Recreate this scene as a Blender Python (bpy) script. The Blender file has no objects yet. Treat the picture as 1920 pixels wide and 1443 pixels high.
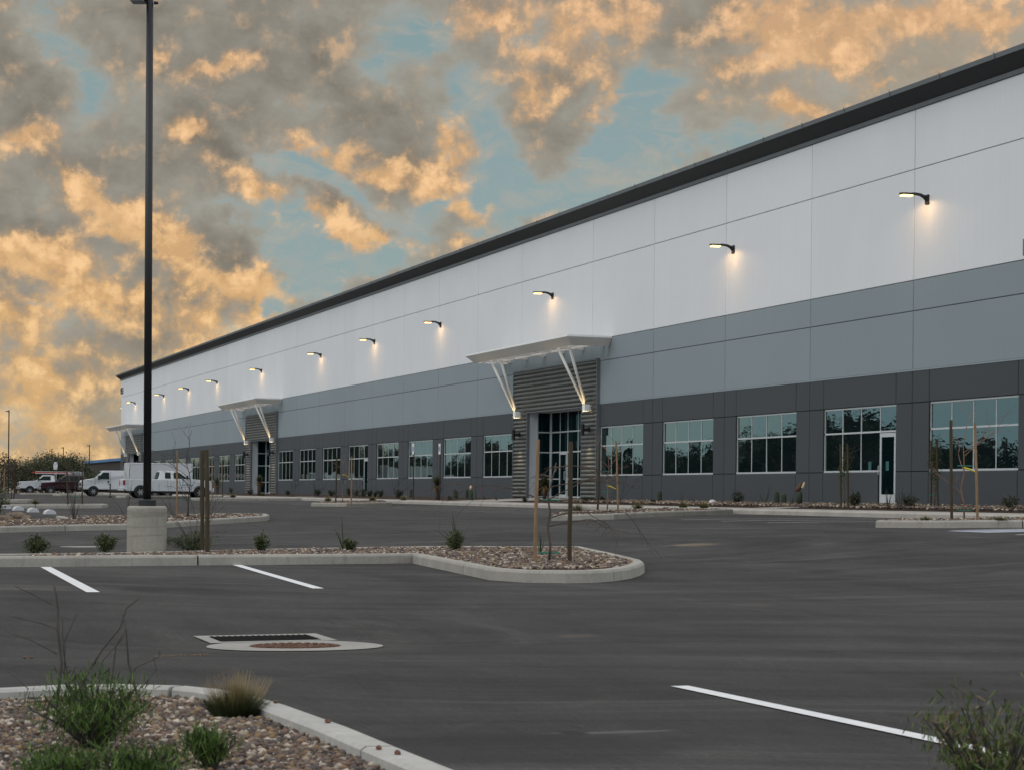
import bpy, math, random
import numpy as np
from mathutils import Vector, Matrix
rnd = random.Random(7)
SC = bpy.context.scene
COL = SC.collection
# ------------------------------------------------------------------ camera maths (metres, +Y runs along the facade, +X towards it)
FP = 3900.0; TH = math.atan(1314/FP); ROLL = .011; CZ = 1.08
sn, cs = math.sin(TH), math.cos(TH)
FW = Vector((sn, cs, 0)); RT = Vector((cs, -sn, 0)); UP = Vector((0, 0, 1))
CXA = RT + UP*ROLL; CYA = UP - RT*ROLL
CAM = Vector((0, 0, CZ))
def ray(x, y): return FW + CXA*((x-960)/FP) - CYA*((y-926.5)/FP)
def atdepth(x, y, d): return CAM + ray(x, y)*d
def onX(x, y, X):
    q = ray(x, y); return CAM + q*(X/q.x)
KX = [-60, 0, 6, 12, 20, 27, 33, 60]
KY = [0, 30, 45, 60, 90, 130, 250]
KZ = [[0, 0, 0, 0, .02, .42, .70, .85], [0, 0, 0, .04, .50, .58, .70, .85], [0, 0, .03, .12, .50, .58, .70, .85],
      [0, 0, .12, .26, .47, .56, .70, .85], [.1, .3, .38, .44, .48, .58, .70, .85], [.3, .45, .48, .5, .56, .62, .70, .85], [.45, .5, .5, .55, .6, .65, .7, .85]]
KZ[0] = [0, 0, 0, .03, .50, .6, .7, .85]
def g0(x, y):
    x = min(max(x, KX[0]), KX[-1]-1e-6); y = min(max(y, KY[0]), KY[-1]-1e-6)
    i = next(k for k in range(len(KX)-1) if x < KX[k+1]); j = next(k for k in range(len(KY)-1) if y < KY[k+1])
    a = (x-KX[i])/(KX[i+1]-KX[i]); b = (y-KY[j])/(KY[j+1]-KY[j])
    return (KZ[j][i]*(1-a)+KZ[j][i+1]*a)*(1-b)+(KZ[j+1][i]*(1-a)+KZ[j+1][i+1]*a)*b
GC = {}
def gs(i, j):
    k = (i, j)
    if k not in GC: GC[k] = sum(g0(i+dx, j+dy) for dx in (-2, 0, 2) for dy in (-3, 0, 3))/9
    return GC[k]
def G(x, y):
    i, j = math.floor(x), math.floor(y); a, b = x-i, y-j
    z = (gs(i, j)*(1-a)+gs(i+1, j)*a)*(1-b)+(gs(i, j+1)*(1-a)+gs(i+1, j+1)*a)*b
    if 9 < y < 22 and -3 < x < 10: z -= .085*math.exp(-((x-3.2)**2/7+(y-15.6)**2/3.2))   # shallow bowl that drains to the grate
    return z
def W(x, y, dz=0.0):
    """ray of a photo pixel to the graded lot (plus dz)"""
    q = ray(x, y); t0 = 4.0; t = t0
    while t < 400:
        p = CAM+q*t
        if p.z <= G(p.x, p.y)+dz: break
        t0 = t; t *= 1.02
    for _ in range(24):
        m = (t0+t)/2; p = CAM+q*m
        if p.z <= G(p.x, p.y)+dz: t = m
        else: t0 = m
    p = CAM+q*t; return Vector((p.x, p.y, G(p.x, p.y)+dz))
def ztop(base, y):
    """height above base that a pixel row has at that spot"""
    d = (base-CAM).dot(FW); xx = (base-CAM).dot(RT)
    x = 960+FP*xx/d
    return CZ + (926.5+ROLL*(x-960)-y)*d/FP - base.z
# ------------------------------------------------------------------ materials
def sv(c): return tuple(c)+(1,) if len(c) == 3 else c
class NT:
    def __init__(s, mat): s.t = mat.node_tree; s.n = s.t.nodes; s.l = s.t.links
    def add(s, typ, **kw):
        nd = s.n.new(typ)
        for k, v in kw.items():
            if k.startswith('i_'):
                key = k[2:]; key = int(key) if key.isdigit() else key.replace('_', ' ')
                if hasattr(v, 'is_linked') or isinstance(v, bpy.types.NodeSocket): s.l.new(v, nd.inputs[key])
                else: nd.inputs[key].default_value = v
            else: setattr(nd, k, v)
        return nd
    def math(s, op, a, b=None, c=None, clamp=False):
        nd = s.n.new('ShaderNodeMath'); nd.operation = op; nd.use_clamp = clamp
        for i, v in enumerate((a, b, c)):
            if v is None: continue
            if isinstance(v, bpy.types.NodeSocket): s.l.new(v, nd.inputs[i])
            else: nd.inputs[i].default_value = v
        return nd.outputs[0]
    def mix(s, f, a, b, mode='MIX'):
        nd = s.n.new('ShaderNodeMix'); nd.data_type = 'RGBA'; nd.blend_type = mode
        for i, v in ((0, f), (6, a), (7, b)):
            if isinstance(v, bpy.types.NodeSocket): s.l.new(v, nd.inputs[i])
            else: nd.inputs[i].default_value = v if i == 0 else sv(v)
        return nd.outputs[2]
    def noise(s, vec, scale, detail=4, rough=.55, dist=0):
        nd = s.add('ShaderNodeTexNoise', i_Scale=scale, i_Detail=detail, i_Roughness=rough, i_Distortion=dist)
        if vec is not None: s.l.new(vec, nd.inputs['Vector'])
        return nd.outputs['Fac']
    def ramp(s, f, lo, hi): return s.add('ShaderNodeMapRange', i_Value=f, i_From_Min=lo, i_From_Max=hi).outputs[0]
    def mapping(s, vec, scale=(1, 1, 1), loc=(0, 0, 0), rot=(0, 0, 0)):
        nd = s.add('ShaderNodeMapping'); s.l.new(vec, nd.inputs[0]); nd.inputs['Scale'].default_value = scale
        nd.inputs['Location'].default_value = loc; nd.inputs['Rotation'].default_value = rot; return nd.outputs[0]
def newmat(name, col=(.5, .5, .5), rough=.6, metal=0, spec=.5):
    m = bpy.data.materials.new(name); m.use_nodes = True; t = NT(m)
    b = t.n['Principled BSDF']; b.inputs['Base Color'].default_value = sv(col); b.inputs['Roughness'].default_value = rough
    b.inputs['Metallic'].default_value = metal; b.inputs['Specular IOR Level'].default_value = spec
    return m, t, b
def mat(name, col, rough=.6, metal=0, var=.12, scale=3, bump=0, bscale=30, stretch=(1, 1, 1), spec=.5):
    m, t, b = newmat(name, col, rough, metal, spec)
    tc = t.add('ShaderNodeTexCoord').outputs['Object']
    v = t.mapping(tc, stretch)
    n1 = t.noise(v, scale, 5, .6)
    f = t.ramp(n1, .3, .7)
    c = t.mix(f, [x*(1-var) for x in col], [min(1, x*(1+var)) for x in col])
    t.l.new(c, b.inputs['Base Color'])
    if bump:
        n2 = t.noise(v, bscale, 3, .6)
        bn = t.add('ShaderNodeBump', i_Strength=bump, i_Distance=.02, i_Height=n2); t.l.new(bn.outputs[0], b.inputs['Normal'])
    return m
def emat(name, col, st):
    m = bpy.data.materials.new(name); m.use_nodes = True; t = NT(m); t.n.clear()
    e = t.add('ShaderNodeEmission', i_Color=sv(col), i_Strength=st); o = t.add('ShaderNodeOutputMaterial'); t.l.new(e.outputs[0], o.inputs[0]); return m
def attrmat(name, rough=.8, spec=.3):
    m, t, b = newmat(name, rough=rough, spec=spec)
    a = t.add('ShaderNodeAttribute', attribute_name='col'); t.l.new(a.outputs['Color'], b.inputs['Base Color']); return m, t, b
M = {}
# asphalt
m, t, b = newmat('asphalt', rough=.88, spec=.25); M['asphalt'] = m; t_asph = t
tc = t.add('ShaderNodeTexCoord').outputs['Object']
big = t.noise(t.mapping(tc, (.22, .07, .1)), 1.6, 6, .62, 1.2)
mid = t.noise(t.mapping(tc, (.55, .16, 1), rot=(0, 0, .35)), 1.3, 7, .68, 2.0)
band = t.noise(t.mapping(tc, (.12, 2.6, 1), rot=(0, 0, -.34)), 1.2, 6, .7, .8)
fine = t.noise(tc, 60, 2, .7)
spk = t.noise(tc, 210, 1, .5)
# tyre sweeps: bands that follow circles round the island nose and round the aisle corner
def sweep(cx, cy, k, sc_, det):
    o = t.n.new('ShaderNodeVectorMath'); o.operation = 'SUBTRACT'; t.l.new(tc, o.inputs[0]); o.inputs[1].default_value = (cx, cy, 0)
    ln = t.n.new('ShaderNodeVectorMath'); ln.operation = 'LENGTH'; t.l.new(o.outputs[0], ln.inputs[0])
    q = t.add('ShaderNodeSeparateXYZ'); t.l.new(o.outputs[0], q.inputs[0])
    an = t.math('MULTIPLY', t.math('ARCTAN2', q.outputs[1], q.outputs[0]), k)
    wob = t.noise(tc, .12, 2, .5)
    c3 = t.add('ShaderNodeCombineXYZ', i_0=t.math('MULTIPLY_ADD', wob, 5.0, ln.outputs[1]), i_1=an)
    return t.noise(c3.outputs[0], sc_, det, .68, .2)
s1 = sweep(12.5, 35, 1.6, 1.15, 8); s2_ = sweep(-9, 19, 2.4, 1.3, 8)
f = t.math('ADD', t.math('MULTIPLY', big, .42), t.math('ADD', t.math('MULTIPLY', mid, .18), t.math('ADD', t.math('MULTIPLY', s1, .46), t.math('MULTIPLY', band, .06))))
f = t.ramp(f, .47, .66)
c = t.mix(f, (.0225, .0213, .0208), (.064, .0608, .058))
c = t.mix(t.math('MULTIPLY', t.ramp(s2_, .56, .70), .35), c, (.105, .098, .09))
c = t.mix(t.math('MULTIPLY', t.ramp(s1, .58, .68), .5), c, (.115, .108, .101))
c = t.mix(t.math('MULTIPLY', t.ramp(s1, .42, .34), .6), c, (.022, .0205, .02))
gr = t.noise(tc, 34, 3, .75)
c = t.mix(t.ramp(gr, .32, .68), t.mix(1, c, (.74, .74, .75), 'MULTIPLY'), t.mix(1, c, (1.2, 1.2, 1.19), 'MULTIPLY'))
c = t.mix(t.math('MULTIPLY', t.ramp(spk, .62, .74), .8), c, (.16, .15, .14))
g3 = t.noise(t.mapping(tc, (30, 2.2, 1), rot=(0, 0, .33)), 1.0, 6, .88)
c = t.mix(t.ramp(g3, .36, .64), t.mix(1, c, (.80, .80, .80), 'MULTIPLY'), t.mix(1, c, (1.22, 1.21, 1.2), 'MULTIPLY'))
g5 = t.noise(t.mapping(tc, (16, 2, 1), rot=(0, 0, .33)), 3.0, 3, .7)
c = t.mix(t.math('MULTIPLY', t.ramp(g5, .66, .74), .7), c, (.15, .14, .13))
c = t.mix(t.ramp(fine, .3, .7), c, t.mix(1, c, (.74, .74, .75), 'MULTIPLY'))
sc = t.noise(t.mapping(tc, (.25, 3.0, 1), rot=(0, 0, -.36)), 2.3, 8, .75, 1.5)
c = t.mix(t.math('MULTIPLY', t.ramp(sc, .60, .76), .22), c, (.12, .112, .105))
st = t.noise(t.mapping(tc, (.5, .5, 1)), 1.1, 3, .6, .6)
c = t.mix(t.math('MULTIPLY', t.ramp(st, .62, .72), .55), c, (.019, .018, .018))
def spot(px, py, rx, ry, colr, amt, nz=.5, rot=0):
    """one stain lying on the asphalt at its real place"""
    global c
    p = W(px, py); mp = t.n.new('ShaderNodeMapping'); mp.vector_type = 'TEXTURE'
    wn = t.add('ShaderNodeTexNoise', i_Scale=2.6, i_Detail=4.0); t.l.new(tc, wn.inputs['Vector'])
    m3 = t.n.new('ShaderNodeVectorMath'); m3.operation = 'MULTIPLY_ADD'; t.l.new(wn.outputs['Color'], m3.inputs[0]); m3.inputs[1].default_value = (nz, nz, 0); t.l.new(tc, m3.inputs[2])
    t.l.new(m3.outputs[0], mp.inputs[0]); mp.inputs['Location'].default_value = (p.x+nz*.5, p.y+nz*.5, 0); mp.inputs['Rotation'].default_value = (0, 0, rot); mp.inputs['Scale'].default_value = (rx, ry, 40)
    g2 = t.n.new('ShaderNodeTexGradient'); g2.gradient_type = 'SPHERICAL'; t.l.new(mp.outputs[0], g2.inputs[0])
    c = t.mix(t.math('MULTIPLY', t.ramp(g2.outputs['Fac'], .05, .45), amt), c, colr)
spot(272, 1104, .28, .9, (.018, .017, .018), .75, .5)
spot(230, 1089, .9, .35, (.022, .021, .021), .55, .5)
spot(1300, 1020, .5, .6, (.20, .155, .10), .6, .3)
spot(1080, 1191, .22, .22, (.11, .09, .075), .4, .3)
spot(1410, 1133, .3, .35, (.10, .085, .075), .35, .4)
spot(1000, 1400, 1.0, .7, (.018, .017, .017), .6, .8)
spot(1150, 1371, .40, .045, (.15, .145, .14), .45, .22)
spot(1075, 1373, .08, .10, (.012, .012, .012), .8, .1)
spot(1130, 1050, 1.0, 1.6, (.022, .021, .021), .5, .8)
spot(560, 1215, 1.3, 1.3, (.075, .07, .065), .35, .8)
spot(1370, 1052, .16, .8, (.018, .017, .017), .5, .2)
t.l.new(c, b.inputs['Base Color'])
bn = t.add('ShaderNodeBump', i_Strength=.5, i_Distance=.006, i_Height=t.math('ADD', fine, spk)); t.l.new(bn.outputs[0], b.inputs['Normal'])
# concrete
def concrete(name, col, streak=0, bands=0):
    m, t, b = newmat(name, rough=.85, spec=.25); tc = t.add('ShaderNodeTexCoord').outputs['Object']
    n1 = t.noise(tc, 1.3, 6, .6); n2 = t.noise(tc, 22, 4, .6)
    c = t.mix(t.ramp(n1, .3, .7), [x*.82 for x in col], [x*1.1 for x in col])
    c = t.mix(t.ramp(n2, .35, .75), t.mix(1, c, (.86, .85, .83), 'MULTIPLY'), c)
    if streak:
        n3 = t.noise(t.mapping(tc, (4, 4, .3)), 2.2, 5, .7); c = t.mix(t.math('MULTIPLY', t.ramp(n3, .55, .7), streak), c, [x*.42 for x in col])
    if bands:
        n4 = t.noise(t.mapping(tc, (.5, .5, 7), rot=(.08, .06, 0)), 1.2, 5, .7, .5); c = t.mix(t.math('MULTIPLY', t.ramp(n4, .54, .60), .6), c, [x*.55 for x in col])
        n5 = t.noise(tc, 45, 2, .5); c = t.mix(t.math('MULTIPLY', t.ramp(n5, .68, .74), .6), c, [x*.4 for x in col])
    t.l.new(c, b.inputs['Base Color'])
    bn = t.add('ShaderNodeBump', i_Strength=.25, i_Distance=.01, i_Height=n2); t.l.new(bn.outputs[0], b.inputs['Normal']); return m
M['kerb'] = concrete('kerb_concrete', (.37, .35, .315), .5)
M['kerbnear'] = concrete('pale_kerb_concrete', (.46, .45, .425), .1)
M['walk'] = concrete('walk_concrete', (.44, .41, .375))
M['base'] = concrete('pier_concrete', (.38, .36, .315), .15, 1)
M['apron'] = concrete('apron_concrete', (.33, .32, .30), .1)
# painted wall tones with faint vertical streaks
def wallmat(name, col):
    m, t, b = newmat(name, rough=.7, spec=.3); tc = t.add('ShaderNodeTexCoord').outputs['Object']
    gz = t.math('FLOOR', t.math('MULTIPLY', t.add('ShaderNodeSeparateXYZ', i_0=tc).outputs[1], 1/7.06)); wn = t.add('ShaderNodeTexWhiteNoise', noise_dimensions='1D', i_W=gz).outputs[0]
    n1 = t.noise(t.mapping(tc, (1, 5.5, .12)), 1.5, 5, .6); n2 = t.noise(tc, .35, 3, .5); n3 = t.noise(t.mapping(tc, (1, 1, .5)), 9, 5, .7)
    c = t.mix(t.ramp(n1, .3, .7), [x*.982 for x in col], [x*1.015 for x in col])
    c = t.mix(t.ramp(n2, .3, .7), t.mix(1, c, (.96, .96, .965), 'MULTIPLY'), c)
    c = t.mix(wn, c, t.mix(1, c, (.955, .96, .965), 'MULTIPLY'))   # panels were cast and painted one by one
    c = t.mix(t.math('MULTIPLY', t.ramp(n3, .62, .8), .08), c, [x*.8 for x in col])
    t.l.new(c, b.inputs['Base Color'])
    bn = t.add('ShaderNodeBump', i_Strength=.08, i_Distance=.01, i_Height=n3); t.l.new(bn.outputs[0], b.inputs['Normal']); return m
M['wwhite'] = wallmat('white_wall_paint', (.76, .772, .79))
M['wgrey'] = wallmat('blue_grey_wall_paint', (.265, .31, .335))
M['wdark'] = wallmat('charcoal_wall_paint', (.062, .070, .078))
M['seam'] = mat('joint_sealant_and_pit_shade', (.016, .016, .017), .95, var=.05, spec=.1)
M['cornice'] = mat('shade_dark_cornice_metal', (.024, .025, .028), .6, .0, var=.15, scale=.8, stretch=(1, 3, 1))
M['cornice_lip'] = mat('grey_trim_lit_cornice', (.145, .155, .165), .5, .2, var=.1, scale=1)
M['frame'] = mat('silver_aluminium', (.54, .555, .565), .4, .2, var=.03)
M['whitemetal'] = mat('white_metal', (.74, .72, .69), .45, 0, var=.06, scale=1.5)
M['canopy'] = mat('canopy_metal', (.80, .77, .73), .45, .0, var=.05, scale=.7, stretch=(1, .6, 3))
M['canopytop'] = mat('canopy_edge_white', (.88, .88, .88), .4, 0, var=.02)
M['recess'] = mat('pale_grey_panel', (.46, .49, .52), .6, var=.04)
M['galv'] = mat('corrugated_steel', (.085, .090, .086), .42, .35, var=.2, scale=1.6, stretch=(1, 1.2, 1))
M['black'] = mat('black_paint', (.012, .012, .014), .4, 0, var=.2)
M['blackrough'] = mat('black_plastic', (.02, .02, .02), .7, 0, var=.2)
M['poleblk'] = mat('pole_paint', (.010, .010, .013), .5, 0, var=.2)
def glass(name, col, refl=.55, dark=(.006, .012, .013), base=.12):
    m, t, b = newmat(name, dark, .25); t.n.remove(b)
    tc = t.add('ShaderNodeTexCoord').outputs['Object']
    n = t.noise(t.mapping(tc, (1, .9, 2.2)), 1.0, 3, .55)
    bn = t.add('ShaderNodeBump', i_Strength=.05, i_Distance=.05, i_Height=n)
    d = t.add('ShaderNodeBsdfDiffuse', i_Color=sv(dark))
    g = t.add('ShaderNodeBsdfGlossy', i_Color=sv(col), i_Roughness=.012); t.l.new(bn.outputs[0], g.inputs['Normal'])
    fr = t.add('ShaderNodeFresnel', i_IOR=1.6); fac = t.math('ADD', t.math('MULTIPLY', fr.outputs[0], refl), base, clamp=True)
    mx = t.add('ShaderNodeMixShader'); t.l.new(fac, mx.inputs[0]); t.l.new(d.outputs[0], mx.inputs[1]); t.l.new(g.outputs[0], mx.inputs[2])
    t.l.new(mx.outputs[0], t.n['Material Output'].inputs[0]); return m
M['glass'] = glass('tinted_window_glass', (.72, .88, .80), .95)
M['eglass'] = glass('dark_entrance_glass', (.15, .26, .27), .4, (.003, .010, .012))
M['cglass'] = glass('vehicle_glass', (.32, .42, .40), .5, (.010, .016, .016), .0)
M['lamp'] = emat('lit_lens', (1.0, .60, .20), 4.5)
M['uplamp'] = emat('lit_sconce', (1.0, .75, .4), 6.0)
M['paint'] = mat('road_paint', (.66, .66, .66), .7, 0, var=.10, scale=14)
M['faded'] = mat('faded_road_paint', (.50, .49, .47), .8, 0, var=.25, scale=5)
M['blue'] = mat('blue_road_paint', (.27, .29, .34), .8, 0, var=.3, scale=4)
M['stakel'] = mat('pale_wood', (.25, .155, .085), .8, 0, var=.3, scale=5, stretch=(6, 6, .6), bump=.3)
M['staked'] = mat('treated_wood', (.050, .036, .016), .8, 0, var=.35, scale=5, stretch=(6, 6, .6), bump=.3)
M['bark'] = mat('bark', (.085, .06, .045), .9, 0, var=.3, scale=12, bump=.4)
M['barkred'] = mat('reddish_bark', (.20, .11, .075), .85, 0, var=.25, scale=12)
M['twig'] = mat('dry_twig', (.055, .048, .042), .9, 0, var=.3, scale=10)
M['tape'] = mat('green_tape', (.01, .16, .11), .6)
M['ytape'] = mat('yellow_tape', (.62, .50, .02), .6)
M['tyre'] = mat('tyre_rubber', (.016, .016, .017), .85, bump=.2)
M['rim'] = mat('alloy', (.35, .36, .37), .35, .7)
M['carwhite'] = mat('white_car_paint', (.60, .62, .65), .28, 0, var=.05, scale=.8)
M['carmaroon'] = mat('maroon_car_paint', (.030, .006, .011), .22, 0, var=.1)
M['chrome'] = mat('chrome', (.55, .56, .58), .2, .9, var=.05)
M['red'] = mat('red_lens', (.25, .012, .015), .3)
M['amber'] = mat('amber_lens', (.75, .28, .02), .3)
M['lens'] = mat('clear_lens', (.5, .52, .53), .15)
M['grate'] = mat('grate_iron', (.010, .010, .010), .95, 0, spec=.1)
M['rust'] = mat('rusted_cover', (.13, .065, .04), .85, .2, var=.5, scale=14, bump=.5)
M['redladder'] = mat('red_rail', (.42, .06, .04), .5)
M['bluemetal'] = mat('blue_trim', (.015, .14, .33), .45)
M['brownwall'] = mat('brown_siding', (.07, .062, .058), .7, 0, var=.1, scale=1, stretch=(1, 6, .2))
M['straw'] = mat('straw', (.36, .26, .12), .9, var=.3)
M['boulder'] = mat('tan_boulder', (.15, .11, .08), .9, 0, var=.35, scale=4, bump=.6, bscale=6)
M['whitestone'] = mat('white_stone', (.62, .6, .57), .8)
M['number'] = mat('number_paint', (.05, .04, .06), .6)
M['roof'] = mat('roof_membrane', (.3, .3, .3), .8)
M['stonesign'] = mat('sign_white', (.75, .76, .78), .4)
M['signblue'] = mat('sign_blue', (.02, .07, .35), .4)
m, t, b = newmat('planting_bed', rough=.95, spec=.15); M['bed'] = m
tc = t.add('ShaderNodeTexCoord').outputs['Object']
vo = t.add('ShaderNodeTexVoronoi', i_Scale=17.0, i_Randomness=1.0); t.l.new(tc, vo.inputs['Vector'])
cr = t.add('ShaderNodeValToRGB'); t.l.new(t.add('ShaderNodeSeparateColor', i_0=vo.outputs['Color']).outputs[0], cr.inputs[0])
e = cr.color_ramp.elements; e[0].color = (.07, .045, .035, 1); e[1].color = (.42, .33, .25, 1)
for p, c in ((.3, (.16, .10, .075, 1)), (.6, (.22, .15, .11, 1)), (.85, (.30, .22, .17, 1))): el = e.new(p); el.color = c
c = t.mix(t.ramp(vo.outputs['Distance'], .0, .55), cr.outputs[0], (.04, .028, .022))
t.l.new(c, b.inputs['Base Color'])
bn = t.add('ShaderNodeBump', i_Strength=1, i_Distance=.03, i_Height=t.math('SUBTRACT', 1, vo.outputs['Distance'])); t.l.new(bn.outputs[0], b.inputs['Normal'])
M['soil'] = mat('desert_soil', (.17, .13, .095), .95, 0, var=.3, scale=.2, bump=.2)
M['stone'], _, _ = attrmat('loose_gravel', .85, .25)
M['leaf'], t, b = attrmat('foliage', .6, .3)
M['redflower'] = mat('red_flower', (.28, .03, .035), .7)
M['cream'] = mat('cream_bloom', (.6, .5, .28), .7)
# ------------------------------------------------------------------ mesh helper
class MB:
    def __init__(s): s.v = []; s.f = []; s.mi = []
    def face(s, pts, mi=0):
        n = len(s.v); s.v += [tuple(p) for p in pts]; s.f.append(tuple(range(n, n+len(pts)))); s.mi.append(mi)
    def box(s, a, b, mi=0, mtx=None):
        x0, y0, z0 = a; x1, y1, z1 = b; n = len(s.v)
        P = [(x0, y0, z0), (x1, y0, z0), (x1, y1, z0), (x0, y1, z0), (x0, y0, z1), (x1, y0, z1), (x1, y1, z1), (x0, y1, z1)]
        if mtx: P = [tuple(mtx @ Vector(p)) for p in P]
        s.v += P
        for f in ((0, 3, 2, 1), (4, 5, 6, 7), (0, 1, 5, 4), (1, 2, 6, 5), (2, 3, 7, 6), (3, 0, 4, 7)):
            s.f.append(tuple(n+i for i in f)); s.mi.append(mi)
    def tube(s, pts, rads, seg=8, mi=0, cap=True, start=0.0):
        pts = [Vector(p) for p in pts]
        if not hasattr(rads, '__len__'): rads = [rads]*len(pts)
        n0 = len(s.v); u = None
        for i, p in enumerate(pts):
            d = (pts[min(i+1, len(pts)-1)]-pts[max(i-1, 0)])
            d = d.normalized() if d.length > 1e-9 else Vector((0, 0, 1))
            if u is None: u = d.orthogonal().normalized() if abs(d.z) < .99 else Vector((1, 0, 0))
            u = (u-d*u.dot(d)).normalized(); w = d.cross(u)
            for k in range(seg):
                a = 2*math.pi*k/seg+start; s.v.append(tuple(p+(u*math.cos(a)+w*math.sin(a))*rads[i]))
        for i in range(len(pts)-1):
            for k in range(seg):
                a = n0+i*seg+k; b_ = n0+i*seg+(k+1) % seg
                s.f.append((a, b_, b_+seg, a+seg)); s.mi.append(mi)
        if cap:
            s.f.append(tuple(n0+k for k in reversed(range(seg)))); s.mi.append(mi)
            s.f.append(tuple(n0+(len(pts)-1)*seg+k for k in range(seg))); s.mi.append(mi)
    def prism(s, poly, lo, hi, axis='z', mi=0):
        n = len(s.v); k = len(poly)
        mk = {'z': lambda p, h: (p[0], p[1], h), 'y': lambda p, h: (p[0], h, p[1]), 'x': lambda p, h: (h, p[0], p[1])}[axis]
        s.v += [mk(p, lo) for p in poly]+[mk(p, hi) for p in poly]
        s.f.append(tuple(n+i for i in reversed(range(k)))); s.mi.append(mi); s.f.append(tuple(n+k+i for i in range(k))); s.mi.append(mi)
        for i in range(k): s.f.append((n+i, n+(i+1) % k, n+k+(i+1) % k, n+k+i)); s.mi.append(mi)
    def build(s, name, mats, parent=None, smooth=False, loc=None, bevel=0, rotz=0):
        me = bpy.data.meshes.new(name); me.from_pydata(s.v, [], s.f)
        if not isinstance(mats, (list, tuple)): mats = [mats]
        for m_ in mats: me.materials.append(m_)
        if len(mats) > 1: me.polygons.foreach_set('material_index', s.mi)
        if smooth: me.polygons.foreach_set('use_smooth', [True]*len(s.f))
        me.update()
        o = bpy.data.objects.new(name, me); COL.objects.link(o)
        if parent: o.parent = parent
        if loc is not None: o.location = loc
        o.rotation_euler.z = rotz
        if bevel:
            bv = o.modifiers.new('b', 'BEVEL'); bv.width = bevel; bv.segments = 2; bv.limit_method = 'ANGLE'; bv.angle_limit = .6
        return o
def tag(o, label=None, cat=None, group=None, kind=None):
    if label: o['label'] = label
    if cat: o['category'] = cat
    if group: o['group'] = group
    if kind: o['kind'] = kind
    return o
def empty(name, loc=(0, 0, 0), rz=0, label=None, cat=None, group=None):
    o = bpy.data.objects.new(name, None); o.empty_display_size = .2; COL.objects.link(o); o.location = loc; o.rotation_euler.z = rz
    return tag(o, label, cat, group)
def fastmesh(name, V, Fi, mat_, cols=None, parent=None, smooth=False):
    """V (n,3) array, Fi (m,k) int array of equal-size faces, cols (n,3)"""
    me = bpy.data.meshes.new(name); n = len(V); m_, k = Fi.shape
    me.vertices.add(n); me.vertices.foreach_set('co', V.astype(np.float32).ravel())
    me.loops.add(m_*k); me.loops.foreach_set('vertex_index', Fi.astype(np.int32).ravel())
    me.polygons.add(m_); me.polygons.foreach_set('loop_start', np.arange(0, m_*k, k, dtype=np.int32)); me.polygons.foreach_set('loop_total', np.full(m_, k, dtype=np.int32))
    if cols is not None:
        a = me.color_attributes.new('col', 'FLOAT_COLOR', 'POINT'); a.data.foreach_set('color', np.concatenate([cols, np.ones((n, 1))], 1).astype(np.float32).ravel())
    me.materials.append(mat_); me.update(calc_edges=True)
    if smooth: me.polygons.foreach_set('use_smooth', [True]*m_)
    o = bpy.data.objects.new(name, me); COL.objects.link(o)
    if parent: o.parent = parent
    return o
# ------------------------------------------------------------------ ground
def sheet(name, xs, ys, dz, mt):
    V = np.array([(x, y, G(x, y)+dz) for y in ys for x in xs]); nx = len(xs)
    Fi = np.array([(j*nx+i, j*nx+i+1, (j+1)*nx+i+1, (j+1)*nx+i) for j in range(len(ys)-1) for i in range(nx-1)])
    o = fastmesh(name, V, Fi, mt, smooth=True); tag(o, kind='structure'); return o
sheet('parking_lot', [k*.5 for k in range(-72, 67)], [k*.5 for k in range(-24, 522)], 0, M['asphalt'])
xs = [-3000, -1200, -500, -200, -120]+list(range(-80, 121, 8))+[200, 500, 1200, 3000]; ys = [-500, -200, -80]+list(range(-40, 321, 8))+[400, 600, 1000, 2000, 4000]
sheet('ground', xs, ys, -.22, M['soil'])
# ------------------------------------------------------------------ kerbs, beds
def dens(pts, step=.6, closed=True):
    out = []; n = len(pts)
    for i in range(n if closed else n-1):
        a = Vector(pts[i][:2]); b_ = Vector(pts[(i+1) % n][:2]); k = max(1, int((b_-a).length/step))
        for j in range(k): out.append(a.lerp(b_, j/k))
    if not closed: out.append(Vector(pts[-1][:2]))
    return out
def chaikin(pts, it=2, closed=True):
    for _ in range(it):
        o = []; n = len(pts)
        for i in range(n if closed else n-1):
            a = Vector(pts[i][:2]); b_ = Vector(pts[(i+1) % n][:2]); o += [a*.75+b_*.25, a*.25+b_*.75]
        pts = o
    return pts
def area(p): return sum(p[i][0]*p[(i+1) % len(p)][1]-p[(i+1) % len(p)][0]*p[i][1] for i in range(len(p)))/2
def inset(p, d):
    n = len(p); o = []
    for i in range(n):
        a, b_, c_ = p[i-1], p[i], p[(i+1) % n]
        t_ = ((b_-a).normalized()+(c_-b_).normalized()); t_ = t_.normalized() if t_.length > 1e-6 else (c_-b_).normalized()
        o.append(b_+Vector((-t_.y, t_.x))*d)
    return o
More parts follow.
